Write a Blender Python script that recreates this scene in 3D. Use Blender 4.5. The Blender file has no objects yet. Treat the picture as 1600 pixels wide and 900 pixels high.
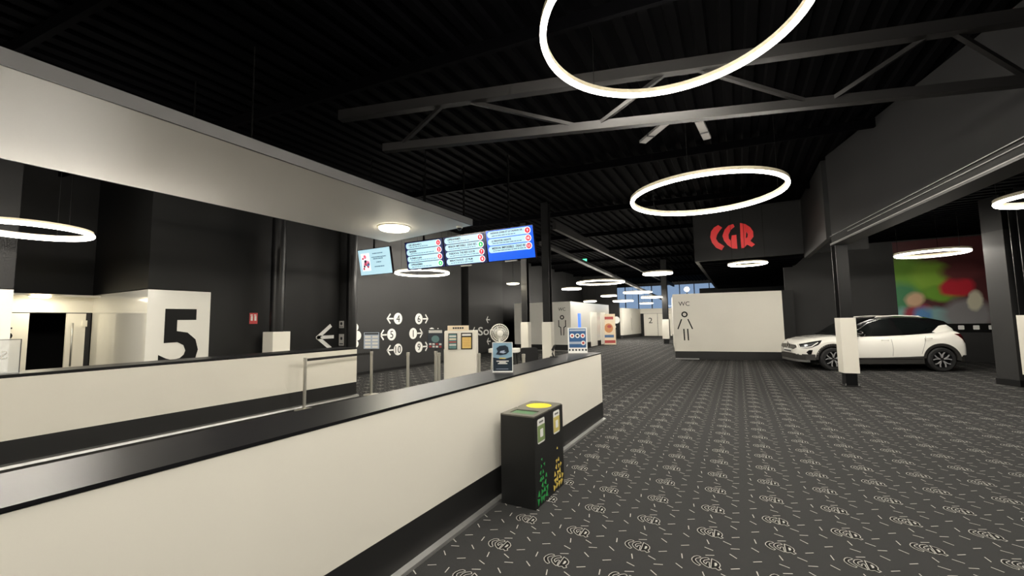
import bpy, bmesh, math, random
from mathutils import Vector, Matrix
from mathutils.bvhtree import BVHTree

random.seed(7)
SC = bpy.context.scene
COL = SC.collection
R = math.radians

# ------------------------------------------------------------------ camera
F, CH = 640.0, 1.60                      # focal length in pixels of a 1600x900 frame, eye height
yaw, pit, rol = R(28.737), R(4.606), R(-0.92)
FW = Vector((-math.sin(yaw) * math.cos(pit), math.cos(yaw) * math.cos(pit), math.sin(pit)))
_r = Vector((math.cos(yaw), math.sin(yaw), 0)); _u = _r.cross(FW)
RT = _r * math.cos(rol) + _u * math.sin(rol)
UP = _u * math.cos(rol) - _r * math.sin(rol)
EYE = Vector((0, 0, CH))
cd = bpy.data.cameras.new('camera'); cam = bpy.data.objects.new('camera', cd); COL.objects.link(cam)
cd.sensor_fit = 'HORIZONTAL'; cd.sensor_width = 36.0; cd.lens = F / 1600 * 36.0; cd.clip_start = 0.05; cd.clip_end = 300
cam.matrix_world = Matrix(((RT.x, UP.x, -FW.x, 0), (RT.y, UP.y, -FW.y, 0), (RT.z, UP.z, -FW.z, CH), (0, 0, 0, 1)))
SC.camera = cam
# ------------------------------------------------------------------ world (daylight seen through the far glazing), exposure
w = bpy.data.worlds.new('world'); SC.world = w; w.use_nodes = True
w.node_tree.nodes['Background'].inputs[0].default_value = (0.55, 0.69, 0.92, 1)
w.node_tree.nodes['Background'].inputs[1].default_value = 0.75
SC.view_settings.view_transform = 'Standard'; SC.view_settings.look = 'None'
SC.view_settings.exposure = 0.0; SC.view_settings.gamma = 1.0; SC.view_settings.use_curve_mapping = False
try:
    SC.cycles.use_denoising = True
    SC.cycles.max_bounces = 8; SC.cycles.diffuse_bounces = 4; SC.cycles.glossy_bounces = 4
    SC.cycles.sample_clamp_indirect = 4.0; SC.cycles.sample_clamp_direct = 12.0
    SC.cycles.caustics_reflective = False; SC.cycles.caustics_refractive = False
except Exception:
    pass
RING_POWER = 122.0                        # emission of the ring lamps

# ------------------------------------------------------------------ pixel -> place helpers
def ray(x, y): return RT * ((x - 800) / F) + UP * ((450 - y) / F) + FW
def onz(x, y, z=0.0): d = ray(x, y); return EYE + d * ((z - CH) / d.z)
def onx(x, y, X): d = ray(x, y); return EYE + d * (X / d.x)
def ony(x, y, Y): d = ray(x, y); return EYE + d * (Y / d.y)
def deep(x, y, D): return EYE + ray(x, y) * D

# ------------------------------------------------------------------ materials
def lin(c):
    f = lambda v: v / 12.92 if v <= 0.04045 else ((v + 0.055) / 1.055) ** 2.4
    return (f(c[0] / 255), f(c[1] / 255), f(c[2] / 255), 1)
MATS = {}
def mat(name, rgb, rough=0.5, metal=0.0, vary=0.0, scale=6.0, bump=0.0, emit=0.0, ergb=None, coat=0.0, trans=0.0, alpha=1.0, spec=0.5):
    m = bpy.data.materials.new(name); m.use_nodes = True; nt = m.node_tree; b = nt.nodes['Principled BSDF']
    c = lin(rgb)
    b.inputs['Base Color'].default_value = c; b.inputs['Roughness'].default_value = rough; b.inputs['Metallic'].default_value = metal
    b.inputs['Specular IOR Level'].default_value = spec
    b.inputs['Coat Weight'].default_value = coat; b.inputs['Coat Roughness'].default_value = 0.06
    b.inputs['Transmission Weight'].default_value = trans; b.inputs['Alpha'].default_value = alpha
    if emit:
        b.inputs['Emission Color'].default_value = lin(ergb or rgb); b.inputs['Emission Strength'].default_value = emit
    if vary or bump:
        tc = nt.nodes.new('ShaderNodeTexCoord'); n = nt.nodes.new('ShaderNodeTexNoise')
        n.inputs['Scale'].default_value = scale; n.inputs['Detail'].default_value = 4
        nt.links.new(tc.outputs['Object'], n.inputs['Vector'])
        if vary:
            mx = nt.nodes.new('ShaderNodeMix'); mx.data_type = 'RGBA'
            mx.inputs[6].default_value = (c[0] * (1 - vary), c[1] * (1 - vary), c[2] * (1 - vary), 1)
            mx.inputs[7].default_value = (min(1, c[0] * (1 + vary)), min(1, c[1] * (1 + vary)), min(1, c[2] * (1 + vary)), 1)
            nt.links.new(n.outputs['Fac'], mx.inputs[0]); nt.links.new(mx.outputs[2], b.inputs['Base Color'])
        if bump:
            bp = nt.nodes.new('ShaderNodeBump'); bp.inputs['Strength'].default_value = bump; bp.inputs['Distance'].default_value = 0.01
            nt.links.new(n.outputs['Fac'], bp.inputs['Height']); nt.links.new(bp.outputs['Normal'], b.inputs['Normal'])
    MATS[name] = m
    return m
mat('white_laminate', (226, 222, 210), 0.38, vary=0.03, scale=1.5)
mat('white_gloss', (222, 220, 212), 0.10, vary=0.02, scale=2, coat=0.5)
mat('white_paint', (228, 224, 212), 0.5, vary=0.03, scale=2)
mat('canopy_white', (242, 238, 232), 0.5, vary=0.02, scale=1)
mat('canopy_grey', (84, 83, 83), 0.6)
mat('black_top', (17, 17, 20), 0.36, vary=0.15, scale=30, spec=0.32)
mat('black_edge', (12, 12, 13), 0.45)
mat('toe_black', (22, 22, 22), 0.5, vary=0.15, scale=8)
mat('aluminium', (190, 190, 188), 0.32, metal=0.9, vary=0.05, scale=12)
mat('steel', (205, 202, 192), 0.34, metal=0.75, vary=0.05, scale=10)
mat('wall_black', (18, 18, 18), 0.6, spec=0.3, vary=0.18, scale=1.2, bump=0.08)
mat('wall_grey', (48, 48, 48), 0.65, spec=0.3, vary=0.15, scale=1.0, bump=0.08)
mat('ceiling_black', (3, 3, 4), 0.9, spec=0.02, vary=0.2, scale=1.0)
mat('wall_upper', (27, 27, 28), 0.7, spec=0.2, vary=0.15, scale=1.0, bump=0.08)
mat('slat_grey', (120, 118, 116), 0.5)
mat('column_black', (10, 10, 11), 0.42, spec=0.3)
mat('beam_grey', (27, 26, 26), 0.6, spec=0.25, vary=0.12, scale=3)
mat('beam_dark', (10, 10, 11), 0.5, spec=0.3, vary=0.15, scale=3)
mat('black_gloss', (12, 12, 14), 0.32, spec=0.35)
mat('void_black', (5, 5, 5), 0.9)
mat('sign_white', (236, 236, 232), 0.55, vary=0.02)
mat('sign_black', (10, 10, 10), 0.6, spec=0.2)
mat('letter_red', (226, 40, 44), 0.42, emit=0.12, ergb=(235, 50, 48))
mat('ring_glow', (255, 250, 236), 0.5, emit=RING_POWER, ergb=(255, 248, 235))
mat('disc_glow', (255, 250, 236), 0.5, emit=60.0, ergb=(255, 243, 214))
mat('ring_body', (215, 205, 180), 0.4)
mat('wire', (8, 8, 8), 0.9, spec=0.1)
mat('carpet', (45, 45, 45), 0.95, vary=0.22, scale=260, bump=0.25, spec=0.15)
mat('carpet_line', (158, 156, 151), 0.95, vary=0.15, scale=120, spec=0.1)
mat('screen_black', (10, 10, 14), 0.2)
mat('screen_blue', (10, 82, 205), 0.3, emit=0.9, ergb=(8, 84, 214))
mat('screen_navy', (8, 22, 74), 0.3, emit=0.5, ergb=(6, 20, 84))
mat('screen_pale', (120, 150, 160), 0.3, emit=0.95, ergb=(192, 229, 241))
mat('screen_white', (250, 250, 252), 0.3, emit=1.0, ergb=(250, 250, 255))
mat('screen_ink', (16, 34, 66), 0.4, emit=0.05)
mat('screen_grey', (92, 124, 150), 0.4, emit=0.35)
mat('screen_red', (205, 40, 66), 0.4, emit=0.7)
mat('screen_green', (20, 178, 96), 0.4, emit=0.7)
mat('screen_pink', (238, 150, 178), 0.4, emit=0.6)
mat('screen_sky', (96, 160, 220), 0.4, emit=0.7)
mat('tyre', (24, 24, 25), 0.8, vary=0.2, scale=30)
mat('car_white', (238, 236, 228), 0.22, coat=0.9, vary=0.01)
mat('car_black', (12, 12, 13), 0.12, coat=0.6)
mat('car_glass', (12, 15, 15), 0.06, coat=0.4)
mat('car_cladding', (40, 39, 37), 0.6, vary=0.15, scale=20)
mat('chrome', (214, 214, 214), 0.12, metal=1.0)
mat('spoke_silver', (176, 176, 178), 0.3, metal=0.35)
mat('rim_dark', (26, 26, 28), 0.3, metal=0.6)
mat('lamp_clear', (120, 124, 126), 0.08, metal=0.5, coat=1.0)
mat('tail_red', (62, 12, 15), 0.2, coat=0.8)
mat('bin_black', (14, 15, 15), 0.5, vary=0.15, scale=10)
mat('bin_top', (96, 94, 86), 0.5)
mat('yellow', (214, 196, 40), 0.5)
mat('bin_green', (74, 112, 76), 0.5)
mat('tri_green', (40, 150, 72), 0.5)
mat('tri_yellow', (226, 200, 96), 0.5)
mat('label_green', (128, 150, 96), 0.5)
mat('label_yellow', (206, 190, 110), 0.5)
mat('acrylic', (225, 228, 228), 0.08, alpha=0.35)
mat('plastic_white', (232, 230, 222), 0.42)
mat('plastic_black', (20, 20, 21), 0.4)
mat('poster_night', (32, 44, 56), 0.35, vary=0.3, scale=9)
mat('poster_ice', (132, 164, 184), 0.35, vary=0.3, scale=16)
mat('poster_blue', (54, 92, 138), 0.4, vary=0.12, scale=10)
mat('poster_teal', (96, 132, 132), 0.45, vary=0.1, scale=14)
mat('poster_gold', (222, 190, 112), 0.45, vary=0.1, scale=14)
mat('poster_cream', (232, 214, 186), 0.5, vary=0.06, scale=8)
mat('poster_orange', (198, 134, 80), 0.5, vary=0.3, scale=22)
mat('poster_red', (168, 60, 56), 0.5, vary=0.2, scale=20)
mat('poster_grey', (166, 178, 196), 0.45, vary=0.05, scale=10)
mat('paper', (222, 220, 214), 0.6)
mat('ink', (38, 40, 46), 0.6)
mat('sign_red', (176, 60, 60), 0.5, emit=0.12)
mat('sign_green', (70, 200, 130), 0.4, emit=2.2, ergb=(90, 240, 170))
mat('flood', (255, 248, 230), 0.4, emit=90.0, ergb=(255, 244, 222))
mat('frame_dark', (30, 30, 33), 0.45, metal=0.3)
mat('glass', (200, 214, 226), 0.03, trans=1.0, spec=0.5)
mat('panel_blue', (70, 120, 232), 0.35, emit=0.6, ergb=(70, 126, 240))

# ------------------------------------------------------------------ mesh builder
class MB:
    def __init__(s): s.v = []; s.f = []
    def add(s, vs, fs):
        o = len(s.v); s.v += [tuple(p) for p in vs]; s.f += [tuple(i + o for i in f) for f in fs]; return s
    def box(s, x0, x1, y0, y1, z0, z1):
        return s.add([(x0, y0, z0), (x1, y0, z0), (x1, y1, z0), (x0, y1, z0), (x0, y0, z1), (x1, y0, z1), (x1, y1, z1), (x0, y1, z1)],
                     [(0, 3, 2, 1), (4, 5, 6, 7), (0, 1, 5, 4), (1, 2, 6, 5), (2, 3, 7, 6), (3, 0, 4, 7)])
    def prism(s, poly, a, b, ax='z'):
        """extrude a 2-D outline between a and b along an axis"""
        P = {'z': lambda p, t: (p[0], p[1], t), 'y': lambda p, t: (p[0], t, p[1]), 'x': lambda p, t: (t, p[0], p[1])}[ax]
        n = len(poly)
        return s.add([P(p, a) for p in poly] + [P(p, b) for p in poly],
                     [tuple(range(n))[::-1], tuple(range(n, 2 * n))] + [(i, (i + 1) % n, n + (i + 1) % n, n + i) for i in range(n)])
    def bar(s, p, q, wd, ht, up=(0, 0, 1)):
        p, q = Vector(p), Vector(q); d = (q - p).normalized(); sd = d.cross(Vector(up)).normalized() * wd / 2; u = sd.cross(d).normalized() * ht / 2
        vs = [p - sd - u, p + sd - u, p + sd + u, p - sd + u, q - sd - u, q + sd - u, q + sd + u, q - sd + u]
        return s.add(vs, [(0, 3, 2, 1), (4, 5, 6, 7), (0, 1, 5, 4), (1, 2, 6, 5), (2, 3, 7, 6), (3, 0, 4, 7)])
    def tube(s, pts, r, seg=8, closed=False):
        pts = [Vector(p) for p in pts]; n = len(pts); rings = []
        for i, p in enumerate(pts):
            a = pts[(i - 1) % n] if closed or i else p; b = pts[(i + 1) % n] if closed or i < n - 1 else p
            d = (b - a).normalized(); t = Vector((0, 0, 1)) if abs(d.z) < 0.95 else Vector((1, 0, 0))
            e1 = d.cross(t).normalized(); e2 = e1.cross(d)
            rr = r[i] if isinstance(r, (list, tuple)) else r
            rings.append([p + e1 * rr * math.cos(k * 2 * math.pi / seg) + e2 * rr * math.sin(k * 2 * math.pi / seg) for k in range(seg)])
        vs = [v for g in rings for v in g]; fs = []
        for i in range(n if closed else n - 1):
            for k in range(seg):
                a, b = i * seg, ((i + 1) % n) * seg
                fs.append((a + k, a + (k + 1) % seg, b + (k + 1) % seg, b + k))
        if not closed: fs += [tuple(range(seg))[::-1], tuple(range((n - 1) * seg, n * seg))]
        return s.add(vs, fs)
    def lathe(s, prof, seg=24, ax='z', c=(0, 0, 0), caps=True):
        P = {'z': lambda r, h, a: (c[0] + r * math.cos(a), c[1] + r * math.sin(a), c[2] + h),
             'y': lambda r, h, a: (c[0] + r * math.cos(a), c[1] + h, c[2] + r * math.sin(a))}[ax]
        vs = [P(r, h, k * 2 * math.pi / seg) for r, h in prof for k in range(seg)]; n = len(prof); fs = []
        for i in range(n - 1):
            for k in range(seg): fs.append((i * seg + k, i * seg + (k + 1) % seg, (i + 1) * seg + (k + 1) % seg, (i + 1) * seg + k))
        if caps: fs += [tuple(range(seg))[::-1], tuple(range((n - 1) * seg, n * seg))]
        return s.add(vs, fs)
    def torus(s, Rr, r, seg=64, k=8, z=0, sq=1.0):
        return s.tube([(Rr * math.cos(i * 2 * math.pi / seg), Rr * math.sin(i * 2 * math.pi / seg), z) for i in range(seg)], r, k, True)
    def mesh(s, name, m, smooth=False):
        me = bpy.data.meshes.new(name); me.from_pydata([tuple(p) for p in s.v], [], s.f); me.update()
        bm = bmesh.new(); bm.from_mesh(me); bmesh.ops.recalc_face_normals(bm, faces=bm.faces); bm.to_mesh(me); bm.free()
        if smooth:
            for p in me.polygons: p.use_smooth = True
            if smooth != 'all':
                try: me.set_sharp_from_angle(angle=R(35))
                except Exception: pass
        me.materials.append(MATS[m] if isinstance(m, str) else m)
        return me

def tag(o, label=None, cat=None, group=None, kind=None):
    if label: o['label'] = label
    if cat: o['category'] = cat
    if group: o['group'] = group
    if kind: o['kind'] = kind
    return o
def place(o, M):
    if M is None: return o
    if isinstance(M, Matrix): o.matrix_world = M
    else: o.location = M
    return o
def thing(name, label, cat, M=None, group=None):
    o = bpy.data.objects.new(name, None); COL.objects.link(o); o.empty_display_size = 0.1
    return tag(place(o, M), label, cat, group)
def part(name, mb, m, parent, label=None, smooth=False, loc=None):
    me = mb.mesh(name, m, smooth) if isinstance(mb, MB) else mb
    o = bpy.data.objects.new(name, me); COL.objects.link(o); o.parent = parent
    if loc: o.location = loc
    if label: o['label'] = label
    return o
def solid(name, mb, m, label, cat, M=None, group=None, smooth=False):
    o = bpy.data.objects.new(name, mb.mesh(name, m, smooth)); COL.objects.link(o)
    return tag(place(o, M), label, cat, group)
def struct(name, mb, m, label=None, M=None, cat=None):
    o = bpy.data.objects.new(name, mb.mesh(name, m)); COL.objects.link(o)
    return tag(place(o, M), label, cat, None, 'structure')
def copy_tree(o, parent=None):
    c = o.copy(); COL.objects.link(c); c.parent = parent
    for ch in o.children: copy_tree(ch, c)
    return c
def wf(org, u=(0, 1, 0), v=(0, 0, 1)):
    """frame of a wall-mounted thing: x along the wall to the viewer's right, y up, z out of the wall"""
    u = Vector(u).normalized(); v = Vector(v); n = u.cross(v).normalized(); v = n.cross(u)
    return Matrix(((u.x, v.x, n.x, org[0]), (u.y, v.y, n.y, org[1]), (u.z, v.z, n.z, org[2]), (0, 0, 0, 1)))
def rz(x, y, z, a): return Matrix.Translation((x, y, z)) @ Matrix.Rotation(a, 4, 'Z')

def textmesh(s, w=None, h=None, depth=0.004, cx=0, cy=0, z=0, m='sign_black', left=False, mirror=False, bold=0.0):
    cu = bpy.data.curves.new('lettering', 'FONT'); cu.body = s; cu.size = 1; cu.extrude = 0.5; cu.resolution_u = 3; cu.offset = bold
    ob = bpy.data.objects.new('lettering', cu); COL.objects.link(ob)
    dg = bpy.context.evaluated_depsgraph_get()
    me = bpy.data.meshes.new_from_object(ob.evaluated_get(dg)); bpy.data.objects.remove(ob); bpy.data.curves.remove(cu)
    xs = [v.co.x for v in me.vertices]; ys = [v.co.y for v in me.vertices]
    x0, x1, y0, y1 = min(xs), max(xs), min(ys), max(ys)
    sy = h / (y1 - y0) if h else w / (x1 - x0); sx = w / (x1 - x0) if w else sy
    for v in me.vertices:
        px = (v.co.x - (x0 if left else (x0 + x1) / 2)) * sx
        v.co = (cx + (-px if mirror else px), cy + (v.co.y - (y0 + y1) / 2) * sy, z + (v.co.z + 0.5) * depth)
    me.name = 'lettering'; me.materials.clear(); me.materials.append(MATS[m])
    return me
def rrect(x0, x1, y0, y1, r, n=5):
    out = []
    for cx, cy, a0 in ((x1 - r, y1 - r, 0), (x0 + r, y1 - r, 90), (x0 + r, y0 + r, 180), (x1 - r, y0 + r, 270)):
        for k in range(n + 1): a = R(a0 + 90 * k / n); out.append((cx + r * math.cos(a), cy + r * math.sin(a)))
    return out
def circ(cx, cy, r, n=28, ry=None): return [(cx + r * math.cos(k * 2 * math.pi / n), cy + (ry or r) * math.sin(k * 2 * math.pi / n)) for k in range(n)]
def stroke(pts, wd, closed=False):
    """flat quads along a 2-D polyline (list of polygons)"""
    out = []; n = len(pts)
    for i in range(n if closed else n - 1):
        a, b = Vector(pts[i]), Vector(pts[(i + 1) % n]); d = (b - a)
        if d.length < 1e-6: continue
        d.normalize(); s = Vector((-d.y, d.x)) * wd / 2; e = d * wd * 0.35
        out.append([tuple(a - s - e), tuple(b - s + e), tuple(b + s + e), tuple(a + s - e)])
    return out

# ================================================================== THE SETTING
CEIL = 5.4
XF = -1.98                                # front face of the near counter
# ---- floor and its woven pattern
floor = struct('floor', MB().box(-18, 12, -7, 46, -0.12, 0.0), 'carpet', 'dark grey carpet woven with pale logos and short dashes')
CA, CB = 0.275 * CH, 0.267 * CH           # repeat of the pattern
O0 = onz(1103.6, 879.6)
def px_logo(p): q = onz(1060 + p[0] * 0.05, 860 + p[1] * 0.05) - O0; return (q.x, q.y)
LOGO_C = [(705, 215), (660, 185), (580, 170), (500, 185), (430, 235), (415, 290), (460, 360), (540, 425), (640, 475), (690, 455), (660, 425), (590, 370), (545, 315), (530, 280), (570, 245), (640, 235)]
LOGO_G = [(970, 285), (920, 240), (860, 230), (760, 240), (690, 280), (680, 340), (740, 415), (840, 485), (950, 545), (975, 540), (965, 440), (975, 385), (920, 365), (880, 380), (860, 430), (800, 385), (780, 340), (820, 305), (890, 295)]
LOGO_R = [(1040, 265), (1010, 550), (1060, 570), (1160, 565), (1250, 625), (1335, 605), (1270, 545), (1310, 490), (1290, 420), (1200, 345)]
LOGO_E = [(1130, 390), (1190, 400), (1215, 450), (1190, 490), (1130, 495)]
near_polys = []
for L in (LOGO_C, LOGO_G, LOGO_R): near_polys += stroke([px_logo(p) for p in L], 0.0052, True)
near_polys.append([px_logo(p) for p in LOGO_E])
far_polys = []
for L in (LOGO_C, LOGO_G, LOGO_R): far_polys += stroke([px_logo(p) for p in L[::2]], 0.006, True)
DASH = [(.66, .03, -80), (.985, .665, -73), (.01, .44, -21), (.26, .765, -28), (.375, .625, 21), (.35, .38, -42), (.67, .38, 31), (.65, .735, -41), (.035, .245, 25), (.38, .025, 31)]
dash_polys = []
for u, v, a in DASH:
    c = Vector((u * CA, v * CB)); d = Vector((math.cos(R(a)), math.sin(R(a)))) * 0.027
    dash_polys += stroke([tuple(c - d), tuple(c + d)], 0.0065)
pv, pf = [], []
for i in range(-30, 24):
    for j in range(-8, 75):
        x, y = O0.x + i * CA, O0.y + j * CB
        if x < -10.2 or x > 8.6 or y > 33 or y < 0.2: continue
        if -2.75 < x < -2.1 and y < 6.5: continue
        if x < -2.2 and y < 4.2: continue
        if x < -7.3 and y < 6.4: continue
        if x > 1.2 + y * 0.75: continue
        polys = (near_polys if y < 13 and x > -2.2 else far_polys) + dash_polys
        for P in polys:
            o = len(pv); pv += [(x + p[0], y + p[1], 0.0012) for p in P]; pf.append(tuple(range(o, o + len(P))))
me = bpy.data.meshes.new('carpet_print'); me.from_pydata(pv, [], pf); me.update(); me.materials.append(MATS['carpet_line'])
cp = bpy.data.objects.new('carpet_print', me); COL.objects.link(cp); cp.parent = floor
tag(cp, 'pale woven logos and dashes of the carpet', None, None, 'stuff')
dv, df = [], []
fills = [[px_logo(p) for p in L] for L in (LOGO_C, LOGO_G, LOGO_R)]
for i in range(-30, 24):
    for j in range(-8, 30):
        x, y = O0.x + i * CA, O0.y + j * CB
        if x < -2.0 or x > 6 or y > 9 or y < 0.2 or x > 1.2 + y * 0.75: continue
        for P in fills:
            o = len(dv); dv += [(x + p[0], y + p[1], 0.0005) for p in P]; df.append(tuple(range(o, o + len(P))))
me = bpy.data.meshes.new('carpet_logo_fill'); me.from_pydata(dv, [], df); me.update(); mat('carpet_dark', (26, 25, 25), 0.95, spec=0.1); me.materials.append(MATS['carpet_dark'])
cf_ = bpy.data.objects.new('carpet_logo_fill', me); COL.objects.link(cf_); cf_.parent = floor
tag(cf_, 'darker pile inside the woven logos', None, None, 'stuff')
seam = MB().box(O0.x + 7.55 * CA, O0.x + 7.55 * CA + 0.012, 4, 14, 0, 0.001)
mat('seam', (36, 35, 33), 0.95); part('carpet_seam', seam, 'seam', floor, 'dark straight seam between two carpet lengths')

# ---- ceiling: ribbed dark deck over the hall, lower flat deck over the right wing
mb = MB(); prof = []; x = -18.0
while x < 3.6:
    prof += [(x, CEIL), (x + 0.12, CEIL), (x + 0.15, CEIL + 0.05), (x + 0.27, CEIL + 0.05)]; x += 0.30
n = len(prof)
mb.add([(p[0], -7, p[1]) for p in prof] + [(p[0], 46, p[1]) for p in prof], [(i, i + 1, n + i + 1, n + i) for i in range(n - 1)])
mb.box(-18, 3.9, -7, 46, CEIL + 0.08, CEIL + 0.2)
ceiling = struct('ceiling', mb, 'ceiling_black', 'black ribbed steel roof deck over the hall')
for yy in (1.5, 4.0, 9.0, 13.0, 17.0, 21.0, 25.0, 29.0, 33.0, 37.0):
    tag(solid('ceiling_purlin', MB().bar((-17.5, yy - 1.2, CEIL - 0.10), (3.5, yy + 1.2, CEIL - 0.10), 0.07, 0.17), 'ceiling_black', 'black purlin under the roof deck', None), kind='structure')
mb = MB(); prof = []; y = -7.0; AZ = 4.25
while y < 19.5:
    prof += [(y, AZ), (y + 0.14, AZ), (y + 0.17, AZ + .05), (y + 0.27, AZ + .05)]; y += 0.30
n = len(prof)
mb.add([(2.20 + max(0, 11.95 - p[0]) * 0.2518, p[0], p[1]) for p in prof] + [(12, p[0], p[1]) for p in prof], [(i, i + 1, n + i + 1, n + i) for i in range(n - 1)])
mb.box(7.1, 12, -7, 19.6, AZ + .08, AZ + .2)
struct('ceiling_annex', mb, 'ceiling_black', 'black ribbed low ceiling over the wing with the car')
mb = MB()
mb.box(-1.1, 2.1, 16.12, 19.45, 3.62, 3.75).box(-1.1, 12, 19.7, 46, 3.62, 3.75)
for k in range(20): mb.box(-1.1, 2.0, 16.4 + k * .6, 16.5 + k * .6, 3.55, 3.62)
struct('ceiling_rear', mb, 'ceiling_black', 'black low ceiling behind the red letters')

# ---- outer walls
struct('wall_rear', MB().box(-18, 12, -7.2, -7, 0, 5.6), 'wall_black', 'black wall behind the viewpoint')
struct('wall_right', MB().box(12, 12.2, -7, 20, 0, 4.45), 'wall_black', 'black side wall of the right wing')
struct('wall_left', MB().box(-18.2, -18, -7, 46, 0, 5.6), 'wall_black', 'black outer wall on the left')
# ---- left wall of auditorium five: black above, white panels below, recessed doorway
XL = -11.0
wl = MB()
wl.box(-17.9, XL, -7, 2.05, 2.30, CEIL).box(-17.9, XL, -7, 0.2, 0, 2.30)
wl.box(-17.9, XL, 3.90, 8.9, 2.42, CEIL).box(-17.9, XL, 5.09, 8.9, 0, 2.42)
wl.box(-14.3, -14.05, 2.05, 3.9, 2.36, CEIL)
auditorium = struct('wall_auditorium', wl, 'wall_black', 'black wall with white door panels of auditorium five')
# white panels
part('panel', MB().box(-14.0, XL + 0.01, -0.6, 2.05, 0.0, 2.28), 'white_gloss', auditorium, 'glossy white panel left of the doorway')
pan5 = part('panel', MB().box(-14.0, XL + 0.01, 3.90, 5.09, 0.0, 2.40), 'white_gloss', auditorium, 'glossy white panel with the big figure 5')
n5 = bpy.data.objects.new('numeral', textmesh('5', h=1.38, w=0.74, depth=0.006, z=0, bold=0.022)); COL.objects.link(n5); n5.parent = pan5; n5['label'] = 'tall black figure 5'
n5.matrix_local = wf((XL + 0.011, 4.50, 1.30))
part('header', MB().box(-14.2, -14.0, 2.05, 3.9, 1.97, 2.36), 'white_paint', auditorium, 'white panel above the doors')
part('header_soffit', MB().box(-14.0, -13.55, 2.05, 3.9, 2.33, 2.37), 'white_paint', auditorium)
part('darkness_sheet', MB().box(-16.6, -16.5, 1.4, 4.6, 0, 2.3), 'void_black', auditorium, 'black sheet standing for the darkness inside the auditorium')  # flat black sheet paints in the darkness beyond the doorway
# doors of auditorium five
d1 = struct('door_1', MB().box(-14.06, -14.0, 2.10, 2.87, 0.02, 1.95), 'white_paint', 'white door leaf with a small black figure 5')
nm = bpy.data.objects.new('numeral', textmesh('5', h=0.27, depth=0.004)); COL.objects.link(nm); nm.parent = d1; nm.matrix_local = wf((-13.998, 2.57, 1.50))
d2 = struct('door_2', MB().box(-14.06, -14.0, 3.46, 3.79, 0.02, 1.95), 'white_paint', 'white door leaf half open with a long steel handle')
part('handle', MB().tube([(-13.93, 3.55, 0.7), (-13.93, 3.55, 1.72)], 0.018), 'aluminium', d2, 'long steel pull handle', 'all')
part('closer', MB().box(-14.0, -13.93, 3.72, 3.80, 1.63, 1.78), 'white_paint', d2)
part('frame', MB().box(-14.09, -14.055, 2.05, 3.9, 1.95, 1.98).box(-14.12, -14.0, 3.80, 3.88, 0, 1.97), 'frame_dark', d2, 'black door frame')

# ---- sign wall with the numbered discs, exit wall
XN = -10.4
ws = struct('wall_signs', MB().box(-11.0, XN, 8.72, 14.4, 0, CEIL), 'wall_grey', 'dark grey wall with white numbered discs')
part('baseboard', MB().box(XN, XN + 0.02, 8.72, 14.4, 0, 0.09), 'black_edge', ws)
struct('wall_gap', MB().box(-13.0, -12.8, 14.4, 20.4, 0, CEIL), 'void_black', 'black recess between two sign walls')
XE = -11.2
we = struct('wall_exit', MB().box(-12.7, XE, 16.1, 19.35, 0, CEIL), 'wall_grey', 'dark grey wall lettered with the way out')
part('baseboard', MB().box(XE, XE + 0.02, 16.1, 19.35, 0, 0.09), 'black_edge', we)

# ---- far end
struct('wall_far_left', MB().box(-12, -8.75, 34.6, 34.9, 0, 3.0).box(-17.9, -8.9, 34.7, 34.9, 3.0, CEIL), 'wall_black', 'black far wall with a small round sign')
struct('wall_corridor', MB().box(-17.8, -11.9, 20.4, 34.6, 0, CEIL), 'wall_black', 'black corridor wall behind the toilets')
struct('wall_far', MB().box(-9.3, 1.0, 40.0, 40.25, 0, 2.55), 'wall_black', 'black far wall around the white double doors')
struct('wall_far_right', MB().box(-2.3, 12, 32.0, 32.2, 0, 3.7), 'wall_black', 'black wall behind the toilet block')
# far glazing: frame with mullions and panes
wn = struct('window_1', MB().box(-17.9, 3.5, 45.6, 45.75, 0, 2.3).box(-17.9, 3.5, 45.6, 45.75, 5.1, CEIL + 0.1), 'frame_dark', 'tall far glazing with dark mullions')
for k in range(16): part('mullion', MB().box(-17.8 + k * 1.4, -17.72 + k * 1.4, 45.58, 45.72, 2.3, 5.1), 'frame_dark', wn)
for k in range(15): part('pane', MB().box(-17.72 + k * 1.4, -16.40 + k * 1.4, 45.64, 45.65, 2.3, 5.1), 'glass', wn)

# ---- toilet blocks
def pictogram(parent, M, woman):
    o = bpy.data.objects.new('lettering', textmesh('WC', h=0.17, w=0.40, depth=0.006, cy=0.62)); COL.objects.link(o); o.parent = parent; o.matrix_local = M
    mb = MB(); ring = circ(0, 0.20, 0.115, 24); hole = circ(0, 0.20, 0.065, 24)
    for k in range(24):
        q = (k + 1) % 24; mb.prism([ring[k], ring[q], hole[q], hole[k]], 0, 0.006)
    o = part('pictogram_head', mb, 'sign_black', parent); o.matrix_local = M
    if woman: segs = [((-0.12, 0.0), (-0.26, -0.36)), ((0.12, 0.0), (0.26, -0.36)), ((-0.05, -0.38), (-0.04, -0.80)), ((0.09, -0.38), (0.10, -0.80))]
    else: segs = [((-0.19, 0.04), (-0.19, -0.28)), ((0.19, 0.04), (0.19, -0.28)), ((-0.19, -0.26), (-0.10, -0.32)), ((0.19, -0.26), (0.10, -0.32)), ((-0.09, -0.32), (-0.07, -0.72)), ((0.09, -0.32), (0.07, -0.72))]
    for a, b in segs:
        mb = MB()
        for q in stroke([a, b], 0.045): mb.prism(q, 0, 0.006)
        o = part('pictogram_limb', mb, 'sign_black', parent); o.matrix_local = M
A0, B0 = Vector((-2.24, 17.45)), Vector((1.46, 17.98)); du = (B0 - A0).normalized()
Mw = rz(A0.x, A0.y, 0, math.atan2(du.y, du.x)); WL = (B0 - A0).length
wcw = struct('wall_toilets_women', MB().box(0, WL, 0, 4.6, 0.31, 2.56), 'white_laminate', 'long white toilet block with a woman pictogram', Mw)
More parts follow.
